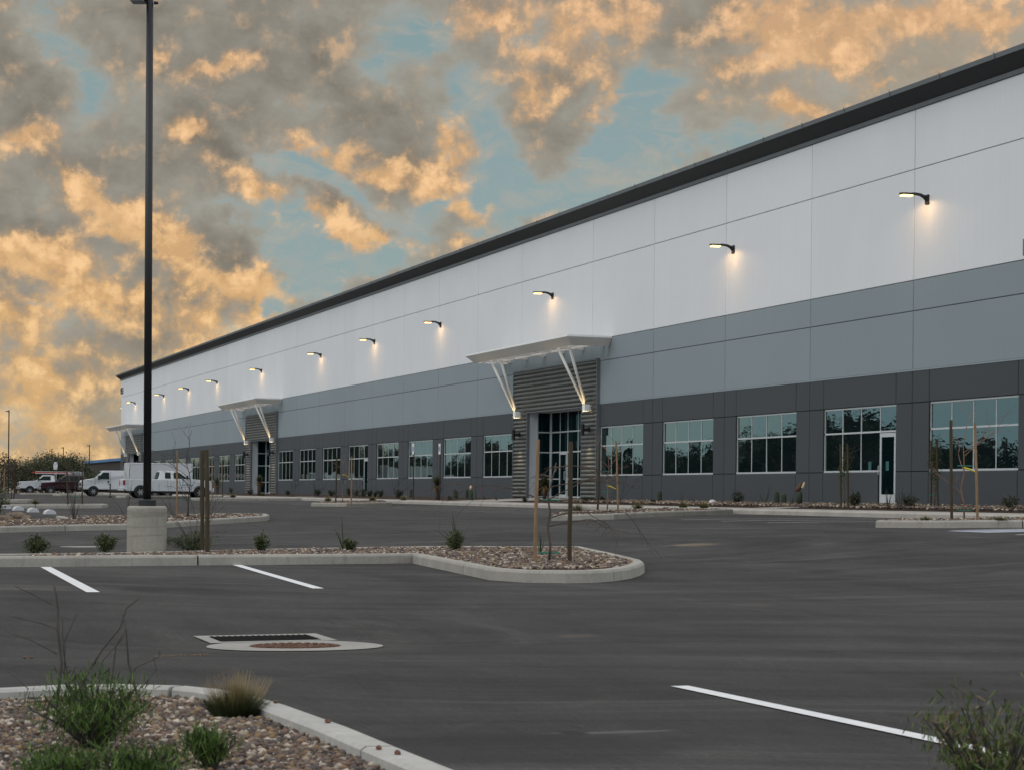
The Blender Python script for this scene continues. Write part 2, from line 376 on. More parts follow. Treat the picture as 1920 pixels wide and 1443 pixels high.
def kerb_ring(name, poly, mt, h=.15, w=.15, joint=3.0, bedz=.10, bedmat=None, bedname='planting_bed', smooth=0, lab=None):
    p = [Vector(q[:2]) for q in poly]
    if area(p) < 0: p = p[::-1]
    if smooth: p = chaikin(p, smooth)
    p = dens(p, .5)
    prof = [(-.02, -.1), (-.008, h-.035), (.012, h-.006), (.035, h), (w-.02, h+.002), (w, h-.012), (w, -.05)]
    rings = [inset(p, d) for d, _ in prof]
    mb = MB(); n = len(p); acc = 0; base = 0
    segs = []; cur = [0]
    for i in range(1, n+1):
        acc += (p[i % n]-p[i-1]).length; cur.append(i % n)
        if acc >= joint or i == n: segs.append(cur); cur = [i % n]; acc = 0
    for sg in segs:
        rows = []
        for q, i in enumerate(sg):
            rows.append([Vector((rings[k][i].x, rings[k][i].y, G(p[i].x, p[i].y)+prof[k][1])) for k in range(len(prof))])
        if len(rows) > 1:   # 1.4 cm open joint
            g_ = .012
            for k in range(len(prof)):
                d0 = (rows[1][k]-rows[0][k]); rows[0][k] = rows[0][k]+d0.normalized()*g_ if d0.length > .02 else rows[0][k]
                d1 = (rows[-2][k]-rows[-1][k]); rows[-1][k] = rows[-1][k]+d1.normalized()*g_ if d1.length > .02 else rows[-1][k]
        n0 = len(mb.v); K = len(prof)
        for r_ in rows: mb.v += [tuple(v) for v in r_]
        for a in range(len(rows)-1):
            for k in range(K-1):
                q = n0+a*K+k; mb.f.append((q, q+K, q+K+1, q+1)); mb.mi.append(0)
        mb.f.append(tuple(n0+k for k in range(K))); mb.mi.append(0)
        mb.f.append(tuple(n0+(len(rows)-1)*K+k for k in reversed(range(K)))); mb.mi.append(0)
    # dark core seen in the joints
    ri = inset(p, .02); ro = inset(p, w-.03)
    n0 = len(mb.v)
    for i in range(n):
        z = G(p[i].x, p[i].y); mb.v += [(ri[i].x, ri[i].y, z-.05), (ri[i].x, ri[i].y, z+h-.02), (ro[i].x, ro[i].y, z+h-.02)]
    for i in range(n):
        a = n0+3*i; b_ = n0+3*((i+1) % n); mb.f += [(a, b_, b_+1, a+1), (a+1, b_+1, b_+2, a+2)]; mb.mi += [1, 1]
    o = mb.build(name, [mt, M['seam']]); tag(o, kind='structure')
    inner = inset(p, w-.01)
    if bedmat is not None:
        bm_ = MB(); bm_.v = [(q.x, q.y, G(p[i].x, p[i].y)+bedz) for i, q in enumerate(inner)]; bm_.f = [tuple(range(n))]; bm_.mi = [0]
        me = bm_
        o2 = me.build(bedname, [bedmat]); tag(o2, kind='structure')
    return inner
ICO_V = None
def ico():
    global ICO_V, ICO_F
    if ICO_V is None:
        t_ = (1+5**.5)/2
        v = [(-1, t_, 0), (1, t_, 0), (-1, -t_, 0), (1, -t_, 0), (0, -1, t_), (0, 1, t_), (0, -1, -t_), (0, 1, -t_), (t_, 0, -1), (t_, 0, 1), (-t_, 0, -1), (-t_, 0, 1)]
        ICO_V = np.array(v)/math.hypot(1, t_)
        ICO_F = np.array([(0, 11, 5), (0, 5, 1), (0, 1, 7), (0, 7, 10), (0, 10, 11), (1, 5, 9), (5, 11, 4), (11, 10, 2), (10, 7, 6), (7, 1, 8), (3, 9, 4), (3, 4, 2), (3, 2, 6), (3, 6, 8), (3, 8, 9), (4, 9, 5), (2, 4, 11), (6, 2, 10), (8, 6, 7), (9, 8, 1)])
    return ICO_V, ICO_F
def inpoly(x, y, poly):
    r = np.zeros(len(x), bool); n = len(poly); j = n-1
    for i in range(n):
        xi, yi = poly[i][0], poly[i][1]; xj, yj = poly[j][0], poly[j][1]
        c_ = ((yi > y) != (yj > y)) & (x < (xj-xi)*(y-yi)/(yj-yi+1e-12)+xi); r ^= c_; j = i
    return r
def gravel(name, poly, count, s0, s1, dz, seed=1, clip=None, label=None, pal=None, edge=0):
    R = np.random.RandomState(seed); V0, F0 = ico()
    xs_ = [p[0] for p in poly]; ys_ = [p[1] for p in poly]
    bx = clip or (min(xs_), max(xs_), min(ys_), max(ys_))
    X = R.uniform(bx[0], bx[1], count*4); Y = R.uniform(bx[2], bx[3], count*4)
    k = inpoly(X, Y, poly); X = X[k][:count]; Y = Y[k][:count]; n = len(X)
    Z = np.array([G(a, b_) for a, b_ in zip(X, Y)])+dz
    S = R.uniform(s0, s1, (n, 1))*R.uniform(.65, 1.25, (n, 3)); S[:, 2] *= .65
    Z += R.uniform(-.2, .7, n)*S[:, 2]
    ang = R.uniform(0, 6.28, n); til = R.uniform(-.6, .6, n)
    P = V0[None]*S[:, None, :]*R.uniform(.58, 1.3, (n, 12, 1))
    ct, st_ = np.cos(til)[:, None], np.sin(til)[:, None]
    y_ = P[:, :, 1]*ct-P[:, :, 2]*st_; z_ = P[:, :, 1]*st_+P[:, :, 2]*ct
    ca, sa = np.cos(ang)[:, None], np.sin(ang)[:, None]
    x_ = P[:, :, 0]*ca-y_*sa; y2 = P[:, :, 0]*sa+y_*ca
    V = np.stack([x_+X[:, None], y2+Y[:, None], z_+Z[:, None]], 2).reshape(-1, 3)
    Fi = (F0[None]+12*np.arange(n)[:, None, None]).reshape(-1, 3)
    pal = np.array(pal or [(.13, .082, .060), (.19, .135, .10), (.085, .062, .052), (.30, .25, .19), (.12, .10, .09), (.44, .38, .31), (.24, .16, .085), (.05, .042, .038), (.16, .125, .11), (.15, .10, .075), (.10, .085, .08)])
    C = pal[R.randint(0, len(pal), n)]*R.uniform(.75, 1.2, (n, 1))
    o = fastmesh(name, V, Fi, M['stone'], np.repeat(C, 12, 0)); tag(o, label, 'gravel', kind='stuff'); return o
def P(*pts, dz=.15): return [W(x, y, dz) for x, y in pts]
# front-left planter
fr = P((0, 1287), (117, 1281), (234, 1280), (352, 1283), (422, 1290), (487, 1303), (539, 1318), (656, 1359), (750, 1397), (867, 1443))
fr = [Vector((-1.2, 9.75, 0)), Vector((0, 9.95, 0))]+fr+[Vector((2.12, 5, 0)), Vector((2.12, -1, 0)), Vector((-1.2, -1, 0))]
front = kerb_ring('front_kerb', fr, M['kerbnear'], bedmat=M['bed'], bedz=.09, joint=2.6)
gravel('gravel', front, 33000, .008, .021, .098, 3, clip=(0, 2.2, 5.2, 10.2), label='mixed brown and tan gravel filling the nearest planter at the lower left')
# a planter just right of the frame carrying the near bush
right = kerb_ring('right_kerb', [(4.3, 5.3), (8.5, 5.3), (8.5, -2), (4.3, -2)], M['kerbnear'], bedmat=M['bed'], bedz=.10, smooth=1)
# middle island with the rounded nose
mi_ = P((0, 1042), (300, 1040), (774, 1036.5), (840, 1049), (920, 1064), (985, 1068), (1060, 1069), (1110, 1068.5), (1150, 1066), (1180, 1062), (1198, 1057), (1207, 1052), (1201, 1047.5), (1185, 1043.5), (1140, 1033.5), (1090, 1023), (816, 1022.3), (668, 1024.5), (500, 1027.5), (240, 1036.5), (0, 1041))
left0 = Vector((-30, 29.3, 0)); mi_ = [Vector((-30, 28.3, 0))]+mi_[:-2]+[Vector((4.3, 31.35, 0)), Vector((2.3, 30.6, 0)), Vector((-30, 29.3, 0))]
mid = kerb_ring('island_kerb', mi_, M['kerb'], bedmat=M['bed'], bedz=.12, joint=3.4)
gravel('gravel', mid, 15000, .018, .036, .125, 5, clip=(3.0, 13, 25, 36.5), label='reddish brown gravel filling the long island with the rounded nose')
# second island behind
l2 = P((0, 986), (122, 983), (240, 981), (311, 977.5), (400, 972), (480, 967), (499, 965.8), (505, 963.6), (500, 962), (480, 961), (400, 961.8), (237, 965), (105, 966))
l2 = [Vector((-30, l2[0].y-3, 0))]+l2+[Vector((l2[-1].x-.05, l2[-1].y-3.5, 0)), Vector((-30, l2[-1].y-6, 0))]
isl2 = kerb_ring('rear_island_kerb', l2, M['kerb'], bedmat=M['bed'], bedz=.12, joint=4)
gravel('gravel', isl2, 9000, .03, .055, .125, 6, clip=(2, 16, 40, 78), label='reddish gravel on the second island behind the lamp pole')
# building side finger islands
FING = [(19.45, 36.2, 39.2, 26.95), (19.3, 57.2, 60.6, 26.95), (19.3, 84.6, 88.0, 26.95), (19.3, 111, 114, 26.95), (19.3, 138, 141, 26.95), (19.3, 176, 179, 26.95), (19.3, 205, 208, 26.95)]
fing = []
for k, (px, py) in enumerate(((1642, 974.5), (1034, 964.5), (582, 941.4), (357, 932), (217, 928.2))):
    p = W(px, py, .15); FING[k] = (p.x, p.y-(2.6 if k > 2 else 0), p.y+(.4 if k > 2 else 3), 26.95)
SHAPE = {0: [(1642, 974.5), (1780, 975), (1918, 975.5), (1918, 969), (1750, 970.8), (1687, 971.7), (1652, 973.2)], 1: [(1034, 964.6), (1150, 962), (1374, 953.2), (1240, 951), (1198, 953), (1110, 956), (1050, 958.5), (1034, 961.5)], 2: [(583, 941.8), (650, 942), (735, 940.5), (720, 936.5), (640, 937.8), (600, 939)]}
print(FING)
for k, (x0, y0, y1, x1) in enumerate(FING):
    pl_ = [(x0+.35, y0), (x1, y0), (x1, y1), (x0+.35, y1), (x0, y1-.5), (x0, y0+.5)]
    if k in SHAPE:
        pl_ = [tuple(W(px, py, .15)[:2]) for px, py in SHAPE[k]]
        if k == 0: pl_ = pl_[:2]+[(26.95, pl_[2][1]), (26.95, pl_[3][1]+.6)]+pl_[4:]
        print(k, pl_)
    q = kerb_ring('finger_island_kerb', pl_, M['kerb'], bedmat=M['bed'], bedz=.13, joint=3)
    fing.append(q)
    if k < 3: gravel('gravel', q, 1500, .025, .045, .135, 20+k, label='thin brown gravel on the %s finger island' % ('nearest', 'second', 'third')[k])
# middle row islands further left
for k, (px, py, ln) in enumerate(((206, 944.5, 9), (64, 935.5, 9))):
    p = W(px, py, .15); kerb_ring('median_kerb', [(p.x-ln, p.y), (p.x-.3, p.y), (p.x, p.y+.5), (p.x, p.y+2), (p.x-ln, p.y+2)], M['kerb'], bedmat=M['bed'], bedz=.12)
# walkway along the building and wall bed
def strip(name, prof, y0, y1, step, mt, kind='structure', gap=None):
    mb = MB(); ys_ = [y0]
    while ys_[-1] < y1: ys_.append(min(y1, ys_[-1]+step))
    for a, b_ in zip(ys_, ys_[1:]):
        g_ = gap or 0
        for (xa, za), (xb, zb) in zip(prof, prof[1:]):
            mb.face([(xa, a+g_, G(27, a)+za), (xb, a+g_, G(27, a)+zb), (xb, b_-g_, G(27, b_)+zb), (xa, b_-g_, G(27, b_)+za)])
        mb.face([(x, a+g_, G(27, a)+z) for x, z in prof]); mb.face([(x, b_-g_, G(27, b_)+z) for x, z in prof][::-1])
    o = mb.build(name, mt); tag(o, kind=kind); return o
strip('walkway', [(26.96, -.1), (26.97, .11), (27.0, .145), (27.1, .15), (28.75, .17), (28.75, .0)], 30, 240, 3.03, M['walk'], gap=.006)
strip('walkway_base', [(26.99, -.1), (26.99, .12), (28.72, .14)], 30, 240, 15, M['seam'])
ENT = (90.7, 156.8, 222.9)
bed = strip('planting_bed', [(28.74, .15), (29.6, .2), (31, .27), (32.6, .31)], 30, 240, 3, M['bed'])
gravel('gravel', [(28.8, 42), (32.5, 42), (32.5, 80), (28.8, 80)], 9000, .03, .055, .22, 31, label='brown gravel of the planting bed along the foot of the long wall')
mb = MB()
for c_, w_ in [(e_, 3.2) for e_ in ENT]+[(59.9, .8), (127.4, .8)]:
    z0, z1 = G(27, c_)+.175, .93 if w_ > 2 else .92
    if w_ > 2: mb.box((32.4, c_-w_, z1-.3), (34.2, c_+w_, z1))
    mb.face([(28.6, c_-w_, z0), (28.6, c_+w_, z0), (32.6, c_+w_, z1), (32.6, c_-w_, z1)])
tag(mb.build('entrance_path', M['walk']), kind='structure')
# ------------------------------------------------------------------ painted lines and details on the asphalt
def strip_on(mb, a, b_, w, mi=0, dz=.006, step=.5):
    a = Vector(a[:2]); b_ = Vector(b_[:2]); d = (b_-a); n = max(1, int(d.length/step)); nn = Vector((-d.y, d.x)).normalized()*w/2
    for i in range(n):
        p, q = a.lerp(b_, i/n), a.lerp(b_, (i+1)/n)
        mb.face([(v.x, v.y, G(v.x, v.y)+dz) for v in (p-nn, p+nn, q+nn, q-nn)][::-1], mi)
mb = MB()
for a, b_, w in (((85.5, 1062.5), (175, 1110), .14), ((443.5, 1058.5), (597, 1103), .13), ((1274, 1286.5), (1912, 1419), .11)):
    a, b_ = W(*a), W(*b_)
    if w == .11: b_ = Vector((a.x*.5+b_.x*.5+.12, 5.4)); a.x += 0
    strip_on(mb, a, b_, w)
for k in range(1, 8): strip_on(mb, (5.95-2.75*k-2.75, 23), (5.95-2.75*k-2.75, 30.2), .12)
mb.build('parking_line', M['paint'])['kind'] = 'structure'
mb = MB()
for k in range(7):
    y0 = 39.2 if k == 0 else FING[k][2] if k < 7 else 0
for (xa, ya, yb, xb), nxt in zip(FING[:-1], FING[1:]):
    n = int(round((nxt[1]-yb)/2.72))
    for j in range(1, n):
        yy = yb+(nxt[1]-yb)*j/n
        if yb < 120: strip_on(mb, (20.8, yy), (26.7, yy), .12)
for xx in (8.0, 12.5):
    pass
for k in range(12): strip_on(mb, (14.6, 92+2.72*k), (19.5, 92+2.72*k), .09) if k < 0 else None
mb.build('parking_line', M['faded'])['kind'] = 'structure'
mb = MB(); a = W(1740, 996.5); b_ = W(1850, 995)
for y0, y1, x0, x1, mi in ((33.1, 34.6, 20.3, 22.3, 0),):
    n = 6
    for i in range(n):
        for j in range(n):
            xa, xb = x0+(x1-x0)*i/n, x0+(x1-x0)*(i+1)/n; ya, yb = y0+(y1-y0)*j/n, y0+(y1-y0)*(j+1)/n
            mb.face([(x, y, G(x, y)+.006) for x, y in ((xa, ya), (xb, ya), (xb, yb), (xa, yb))], 0)
strip_on(mb, (20.0, 31.7), (26.7, 31.7), .12, 1); strip_on(mb, (20.9, 32.6), (26.7, 32.6), .12, 1); strip_on(mb, (20.6, 34.9), (26.7, 34.9), .1, 1)
mb.build('accessible_bay_marking', [M['blue'], M['paint']])['kind'] = 'structure'
# drain grate and manhole with concrete aprons
dq = [W(*p) for p in ((362, 1193), (395, 1206.5), (633, 1201), (592, 1188))]
t_ = empty('drain_grate', dq[1], 0, 'rectangular dark drain grate in a pale concrete frame set in the asphalt', 'drain')
def rel(ps, o): return [Vector((p.x-o.x, p.y-o.y, p.z-o.z)) for p in ps]
q = rel(dq, dq[1]); c_ = sum(q, Vector())/4; qi = [c_+(p-c_)*.80 for p in q]
qi = [Vector((c_.x+(p.x-c_.x)*.80, c_.y+(p.y-c_.y)*.70, c_.z+(p.z-c_.z)*.75)) for p in q]
mb = MB()
for i in range(4):
    a, b_ = i, (i+1) % 4
    mb.face([q[a]+UP*.008, q[b_]+UP*.008, qi[b_]+UP*.008, qi[a]+UP*.008][::-1]); mb.face([qi[a]+UP*.008, qi[b_]+UP*.008, qi[b_]-UP*.25, qi[a]-UP*.25])
mb.build('concrete_frame', M['apron'], t_)
mb = MB(); n = 17
mb.face([p+UP*.0065 for p in qi][::-1], 1)  # dark sheet stands in for the shade in the pit below
for i in range(n):
    a = qi[1].lerp(qi[2], (i+.5)/n); b_ = qi[0].lerp(qi[3], (i+.5)/n); d = (qi[2]-qi[1]).normalized()*.009
    mb.face([a-d+UP*.012, a+d+UP*.012, b_+d+UP*.012, b_-d+UP*.012])
for i in range(3):
    a = qi[1].lerp(qi[0], (i+1)/4); b_ = qi[2].lerp(qi[3], (i+1)/4); d = (qi[0]-qi[1]).normalized()*.008
    mb.face([a-d+UP*.013, b_-d+UP*.013, b_+d+UP*.013, a+d+UP*.013])
mb.build('grate', [M['grate'], M['seam']], t_)
def manhole(c, r, ri, lab, rust=True):
    hz = lambda x, y: G(c.x+x, c.y+y)-c.z
    t_ = empty('manhole', c, 0, lab, 'manhole')
    mb = MB(); N = 40
    for i in range(N):
        a, b_ = 2*math.pi*i/N, 2*math.pi*(i+1)/N
        mb.face([(math.cos(q)*w_, math.sin(q)*w_, hz(math.cos(q)*w_, math.sin(q)*w_)+h_) for q, w_, h_ in ((a, ri, .011), (a, r, .007), (b_, r, .007), (b_, ri, .011))])
    mb.build('concrete_collar', M['apron'], t_)
    mb = MB()
    mb.face([(math.cos(2*math.pi*i/N)*ri, math.sin(2*math.pi*i/N)*ri, hz(math.cos(2*math.pi*i/N)*ri, math.sin(2*math.pi*i/N)*ri)+.0095) for i in range(N)])
    for r_, n_ in ((.9, 30), (.72, 24), (.54, 18), (.36, 12), (.18, 6)):
        for i in range(n_):
            a = 2*math.pi*i/n_; x, y = math.cos(a)*ri*r_, math.sin(a)*ri*r_; s = .017
            if rust: mb.box((x-s, y-s, hz(x, y)+.006), (x+s, y+s, hz(x, y)+.018))
    mb.build('cover', M['rust'] if rust else M['apron'], t_)
mc = (W(463, 1213)+W(643, 1212))/2; 
manhole(mc, .66, .345, 'round rusted manhole cover in a pale concrete collar beside the drain grate')
mc2 = W(158, 1024.5); manhole(mc2, .45, .3, 'pale concrete manhole disc in the lane behind the round green shrub', False)
# wheel stops
WS0 = W(101, 963); WS1 = W(16, 953.5)
def wheelstop(p, lab):
    mb = MB(); pr = [(-.15, 0), (-.13, .08), (-.09, .125), (-.03, .15), (.03, .15), (.09, .125), (.13, .08), (.15, 0)]
    pr = [(x*1.25, z*1.05) for x, z in pr]
    mb.prism(pr, 0, .8, 'y'); o = mb.build('wheel_stop', M['stonesign2'], None, bevel=.01, loc=p); tag(o, lab, 'wheel stop', 'white wheel stops in a row behind the second island'); return o
M['stonesign2'] = mat('wheel_stop_paint', (.52, .53, .55), .7, var=.12)
for k, lab in enumerate(('white concrete wheel stop closest to the lamp pole base', 'white concrete wheel stop, second from the lamp pole base', 'white concrete wheel stop, third from the lamp pole base', 'white concrete wheel stop furthest left, beside the leafy shrub at the photo edge')):
    wheelstop(W((95.5, 64, 36, 12)[k], (963.4, 959.8, 956.5, 953.5)[k]), lab)
# ------------------------------------------------------------------ warehouse
XF = 32.6; ZB, ZS, ZH, ZG, ZM, ZW, ZU, ZT = .80, 1.94, 4.08, 5.10, 6.94, 7.90, 11.37, 13.25
bay = 7.06
J = [ENT[0]-4.8-bay*k for k in range(7, 0, -1)]+[ENT[0]-4.8]
J += [ENT[0]+4.8+bay*k*(56.5/8/bay) for k in range(9)]
J += [ENT[1]+4.8+(ENT[2]-ENT[1]-9.6)/8*k for k in range(9)]
J += [ENT[2]+4.8, 233.3]
isent = lambda a: any(abs(a+4.8-e_) < .2 for e_ in ENT)
wh = empty('warehouse', (XF, 36.4, .93), 0, 'very long warehouse with white, blue grey and charcoal bands, dark cornice and three canopied entrances', 'warehouse')
OFF = Vector((XF, 36.4, .93))
def wbuild(mb, name, mats, parent=wh, **kw):
    off = OFF if parent is wh else Vector(parent['o']) if 'o' in parent else OFF
    mb.v = [(v[0]-off[0], v[1]-off[1], v[2]-off[2]) for v in mb.v]
    o = mb.build(name, mats, parent, **kw); return o
def cell(mb, y0, y1, z0, z1, mi):
    g_, c_, d = .017, .034, .026; gv, cv = .006, .020
    mb.box((XF+d, y0, z0), (XF+.42, y1, z1), 3)
    o = [(XF+d-.001, y0+g_, z0+gv), (XF+d-.001, y1-g_, z0+gv), (XF+d-.001, y1-g_, z1-gv), (XF+d-.001, y0+g_, z1-gv)]
    i = [(XF, y0+c_, z0+cv), (XF, y1-c_, z0+cv), (XF, y1-c_, z1-cv), (XF, y0+c_, z1-cv)]
    mb.face(i[::-1], mi)
    for k in range(4): mb.face([o[k], o[(k+1) % 4], i[(k+1) % 4], i[k]][::-1], mi)
mb = MB(); wins = []
for a, b_ in zip(J, J[1:]):
    w = b_-a
    for z0, z1, mi in ((ZG, ZM, 1), (ZM, ZW, 1), (ZW, ZU, 0), (ZU, ZT, 0)): cell(mb, a, b_, z0, z1, mi)
    if isent(a): continue
    p = w*.147
    if b_ > 233: 
        for z0, z1 in ((ZB, ZS), (ZS, ZH), (ZH, ZG)): cell(mb, a, b_, z0, z1, 2)
        continue
    for ya, yb in ((a, a+p), (b_-p, b_)):
        for z0, z1 in ((ZB, ZS), (ZS, ZH), (ZH, ZG)): cell(mb, ya, yb, z0, z1, 2)
    cell(mb, a+p, b_-p, ZH, ZG, 2)
    door = abs(a-57.42) < .5 or abs(a-123.7) < .8
    if door: cell(mb, a+p+1.12, b_-p, ZB, ZS, 2)
    else: cell(mb, a+p, b_-p, ZB, ZS, 2)
    wins.append((a+p, b_-p, door))
# end walls and back
mb.box((XF+.42, J[0], ZB), (90, J[0]+.3, ZT), 0); mb.box((XF+.42, J[-1]-.3, ZB), (90, J[-1], ZT), 0); mb.box((90, J[0], ZB), (90.3, J[-1], ZT), 0)
wbuild(mb, 'wall', [M['wwhite'], M['wgrey'], M['wdark'], M['seam']])
mb = MB(); mb.box((XF+.43, J[0]+.31, 13.0), (89.9, J[-1]-.31, 13.2)); wbuild(mb, 'roof', M['roof'])
# cornice
pr = [(XF+.35, 13.24), (XF-.05, 13.24), (XF-.07, 13.37), (XF-.55, 13.72), (XF-.57, 13.86), (XF+.35, 13.86)]
mb = MB(); y0, y1 = J[0]-.5, J[-1]+.55
for k in range(len(pr)-1):
    (xa, za), (xb, zb) = pr[k], pr[k+1]
    n = 12
    ysn = [y0+(y1-y0)*i/n for i in range(n+1)]
    for a, b_ in zip(ysn, ysn[1:]):
        mb.face([(xa, a, za), (xb, a, zb), (xb, b_, zb), (xa, b_, za)], {1: 1, 3: 1}.get(k, 0))  # soffit coloured dark and upright faces paler, imitating the light on them
mb.face([(x, y1-(0 if x < XF-.3 else .5), z) for x, z in pr], 0); mb.face([(x, y0, z) for x, z in pr][::-1], 0)
for y in np.arange(40, 233, 3.05): mb.box((XF-.585, y-.02, 13.74), (XF-.572, y+.02, 13.9), 1)
wbuild(mb, 'cornice', [M['cornice'], M['cornice_lip']])
# raised pale strip painting the highlight where the charcoal band starts
mb = MB(); mb.prism([(XF-.012, ZG-.035), (XF-.012, ZG-.005), (XF+.01, ZG+.012), (XF+.01, ZG-.035)], J[0], J[-1], 'y'); 
wbuild(mb, 'ledge_highlight', M['wgrey'])
R2 = random.Random(3)
def bars(mb, X0, X1, ys_, zs_, t=.05, skip=None):
    pass
for a, b_, door in wins:
    far = a > 100
    zt = 3.24; t_ = .038; f = MB(); X0, X1 = XF+.05, XF+.12
    f.box((X0, a, ZH-.055), (X1, b_, ZH)); 
    ys_ = [a+(b_-a)*k/4 for k in range(5)]
    if door: ys_ = [a, a+1.12, a+1.12+(b_-a-1.12)/3, a+1.12+(b_-a-1.12)*2/3, b_]
    f.box((X0-.012, a if not door else a+1.12, ZS), (X1, b_, ZS+.06))
    f.box((X0+.002, a+t_, zt-.028), (X1, b_-t_, zt+.028))
    for k, y in enumerate(ys_):
        c0 = a if k == 0 else b_-t_ if k == 4 else y-t_/2; zb = ZS+.06
        if door and k == 0: zb = .93
        if door and k == 1: zb = .93
        xv = X0+.004 if k in (0, 4) else XF+.068; f.box((xv, c0, zb), (X1, c0+t_, zt-.028)); f.box((xv, c0, zt+.028), (X1, c0+t_, ZH-.055))
    fo = wbuild(f, 'window', M['frame'])
    pn = MB()
    for k in range(4):
        for z0, z1 in ((ZS+.05, zt-.02), (zt+.02, ZH-.05)):
            if door and k == 0 and z0 < 3: continue
            ta, tb = R2.gauss(0, .0035), R2.gauss(0, .0045); ya, yb = ys_[k]+.02, ys_[k+1]-.02; Xp = XF+.082
            dy, dz = (yb-ya)/2, (z1-z0)/2
            pn.face([(Xp-ta*dy-tb*dz, ya, z0), (Xp+ta*dy-tb*dz, yb, z0), (Xp+ta*dy+tb*dz, yb, z1), (Xp-ta*dy+tb*dz, ya, z1)][::-1])
    po = wbuild(pn, 'pane', M['glass'], parent=wh); po.parent = fo
    if door:
        d = MB(); y0, y1 = a+.06, a+1.09; X0d = XF+.045
        d.box((X0d, y0, .95), (X0d+.05, y1, 1.22)); d.box((X0d, y0, 3.06), (X0d+.05, y1, 3.19))
        d.box((X0d, y0, 1.22), (X0d+.05, y0+.10, 3.06)); d.box((X0d, y1-.10, 1.22), (X0d+.05, y1, 3.06))
        do = wbuild(d, 'door', M['frame'])
        g_ = MB(); g_.face([(X0d+.02, y0+.09, 1.2), (X0d+.02, y1-.09, 1.2), (X0d+.02, y1-.09, 3.08), (X0d+.02, y0+.09, 3.08)][::-1]); go = wbuild(g_, 'door_glass', M['eglass']); go.parent = do
        h_ = MB(); h_.tube([(X0d, y1-.05, 1.85), (X0d-.08, y1-.05, 1.87), (X0d-.08, y1-.05, 2.13), (X0d, y1-.05, 2.15)], .014, 6); ho = wbuild(h_, 'door_handle', M['frame']); ho.parent = do
        if a < 100:
            tn = mat('teal_notice', (.02, .10, .10), .5)
            for yy in (y0+.45, a+1.12+.55): g_ = MB(); g_.box((XF+.055, yy, 1.98), (XF+.06, yy+.20, 2.28)); wbuild(g_, 'window_notice', tn)
# entrances
def corrug(mb, Xf, y0, y1, z0, z1, per=.19, amp=.055):
    n = max(2, int(round((z1-z0)/per))); seg = 8; pts = []
    for i in range(n*seg+1):
        ph = i/seg; fz = z0+(z1-z0)*i/(n*seg); s = (ph % 1)
        pts.append((Xf-amp*math.sin(math.pi*s)**.8*1.0, fz))
    for (xa, za), (xb, zb) in zip(pts, pts[1:]): mb.face([(xa, y0, za), (xa, y1, za), (xb, y1, zb), (xb, y0, zb)][::-1])
Yr, Yl = onX(1115.5, 800, 32.38).y, onX(959, 800, 32.38).y
Yri, Yli = onX(1086.5, 800, 32.38).y, onX(984.5, 800, 32.38).y
HW = (Yl-Yr)/2; CE = (Yl+Yr)/2-ENT[0]; print('portal', Yr, Yri, Yli, Yl)
ORD = ('nearest', 'middle', 'farthest')
def at_on(x, y, X): return onX(x, y, X)
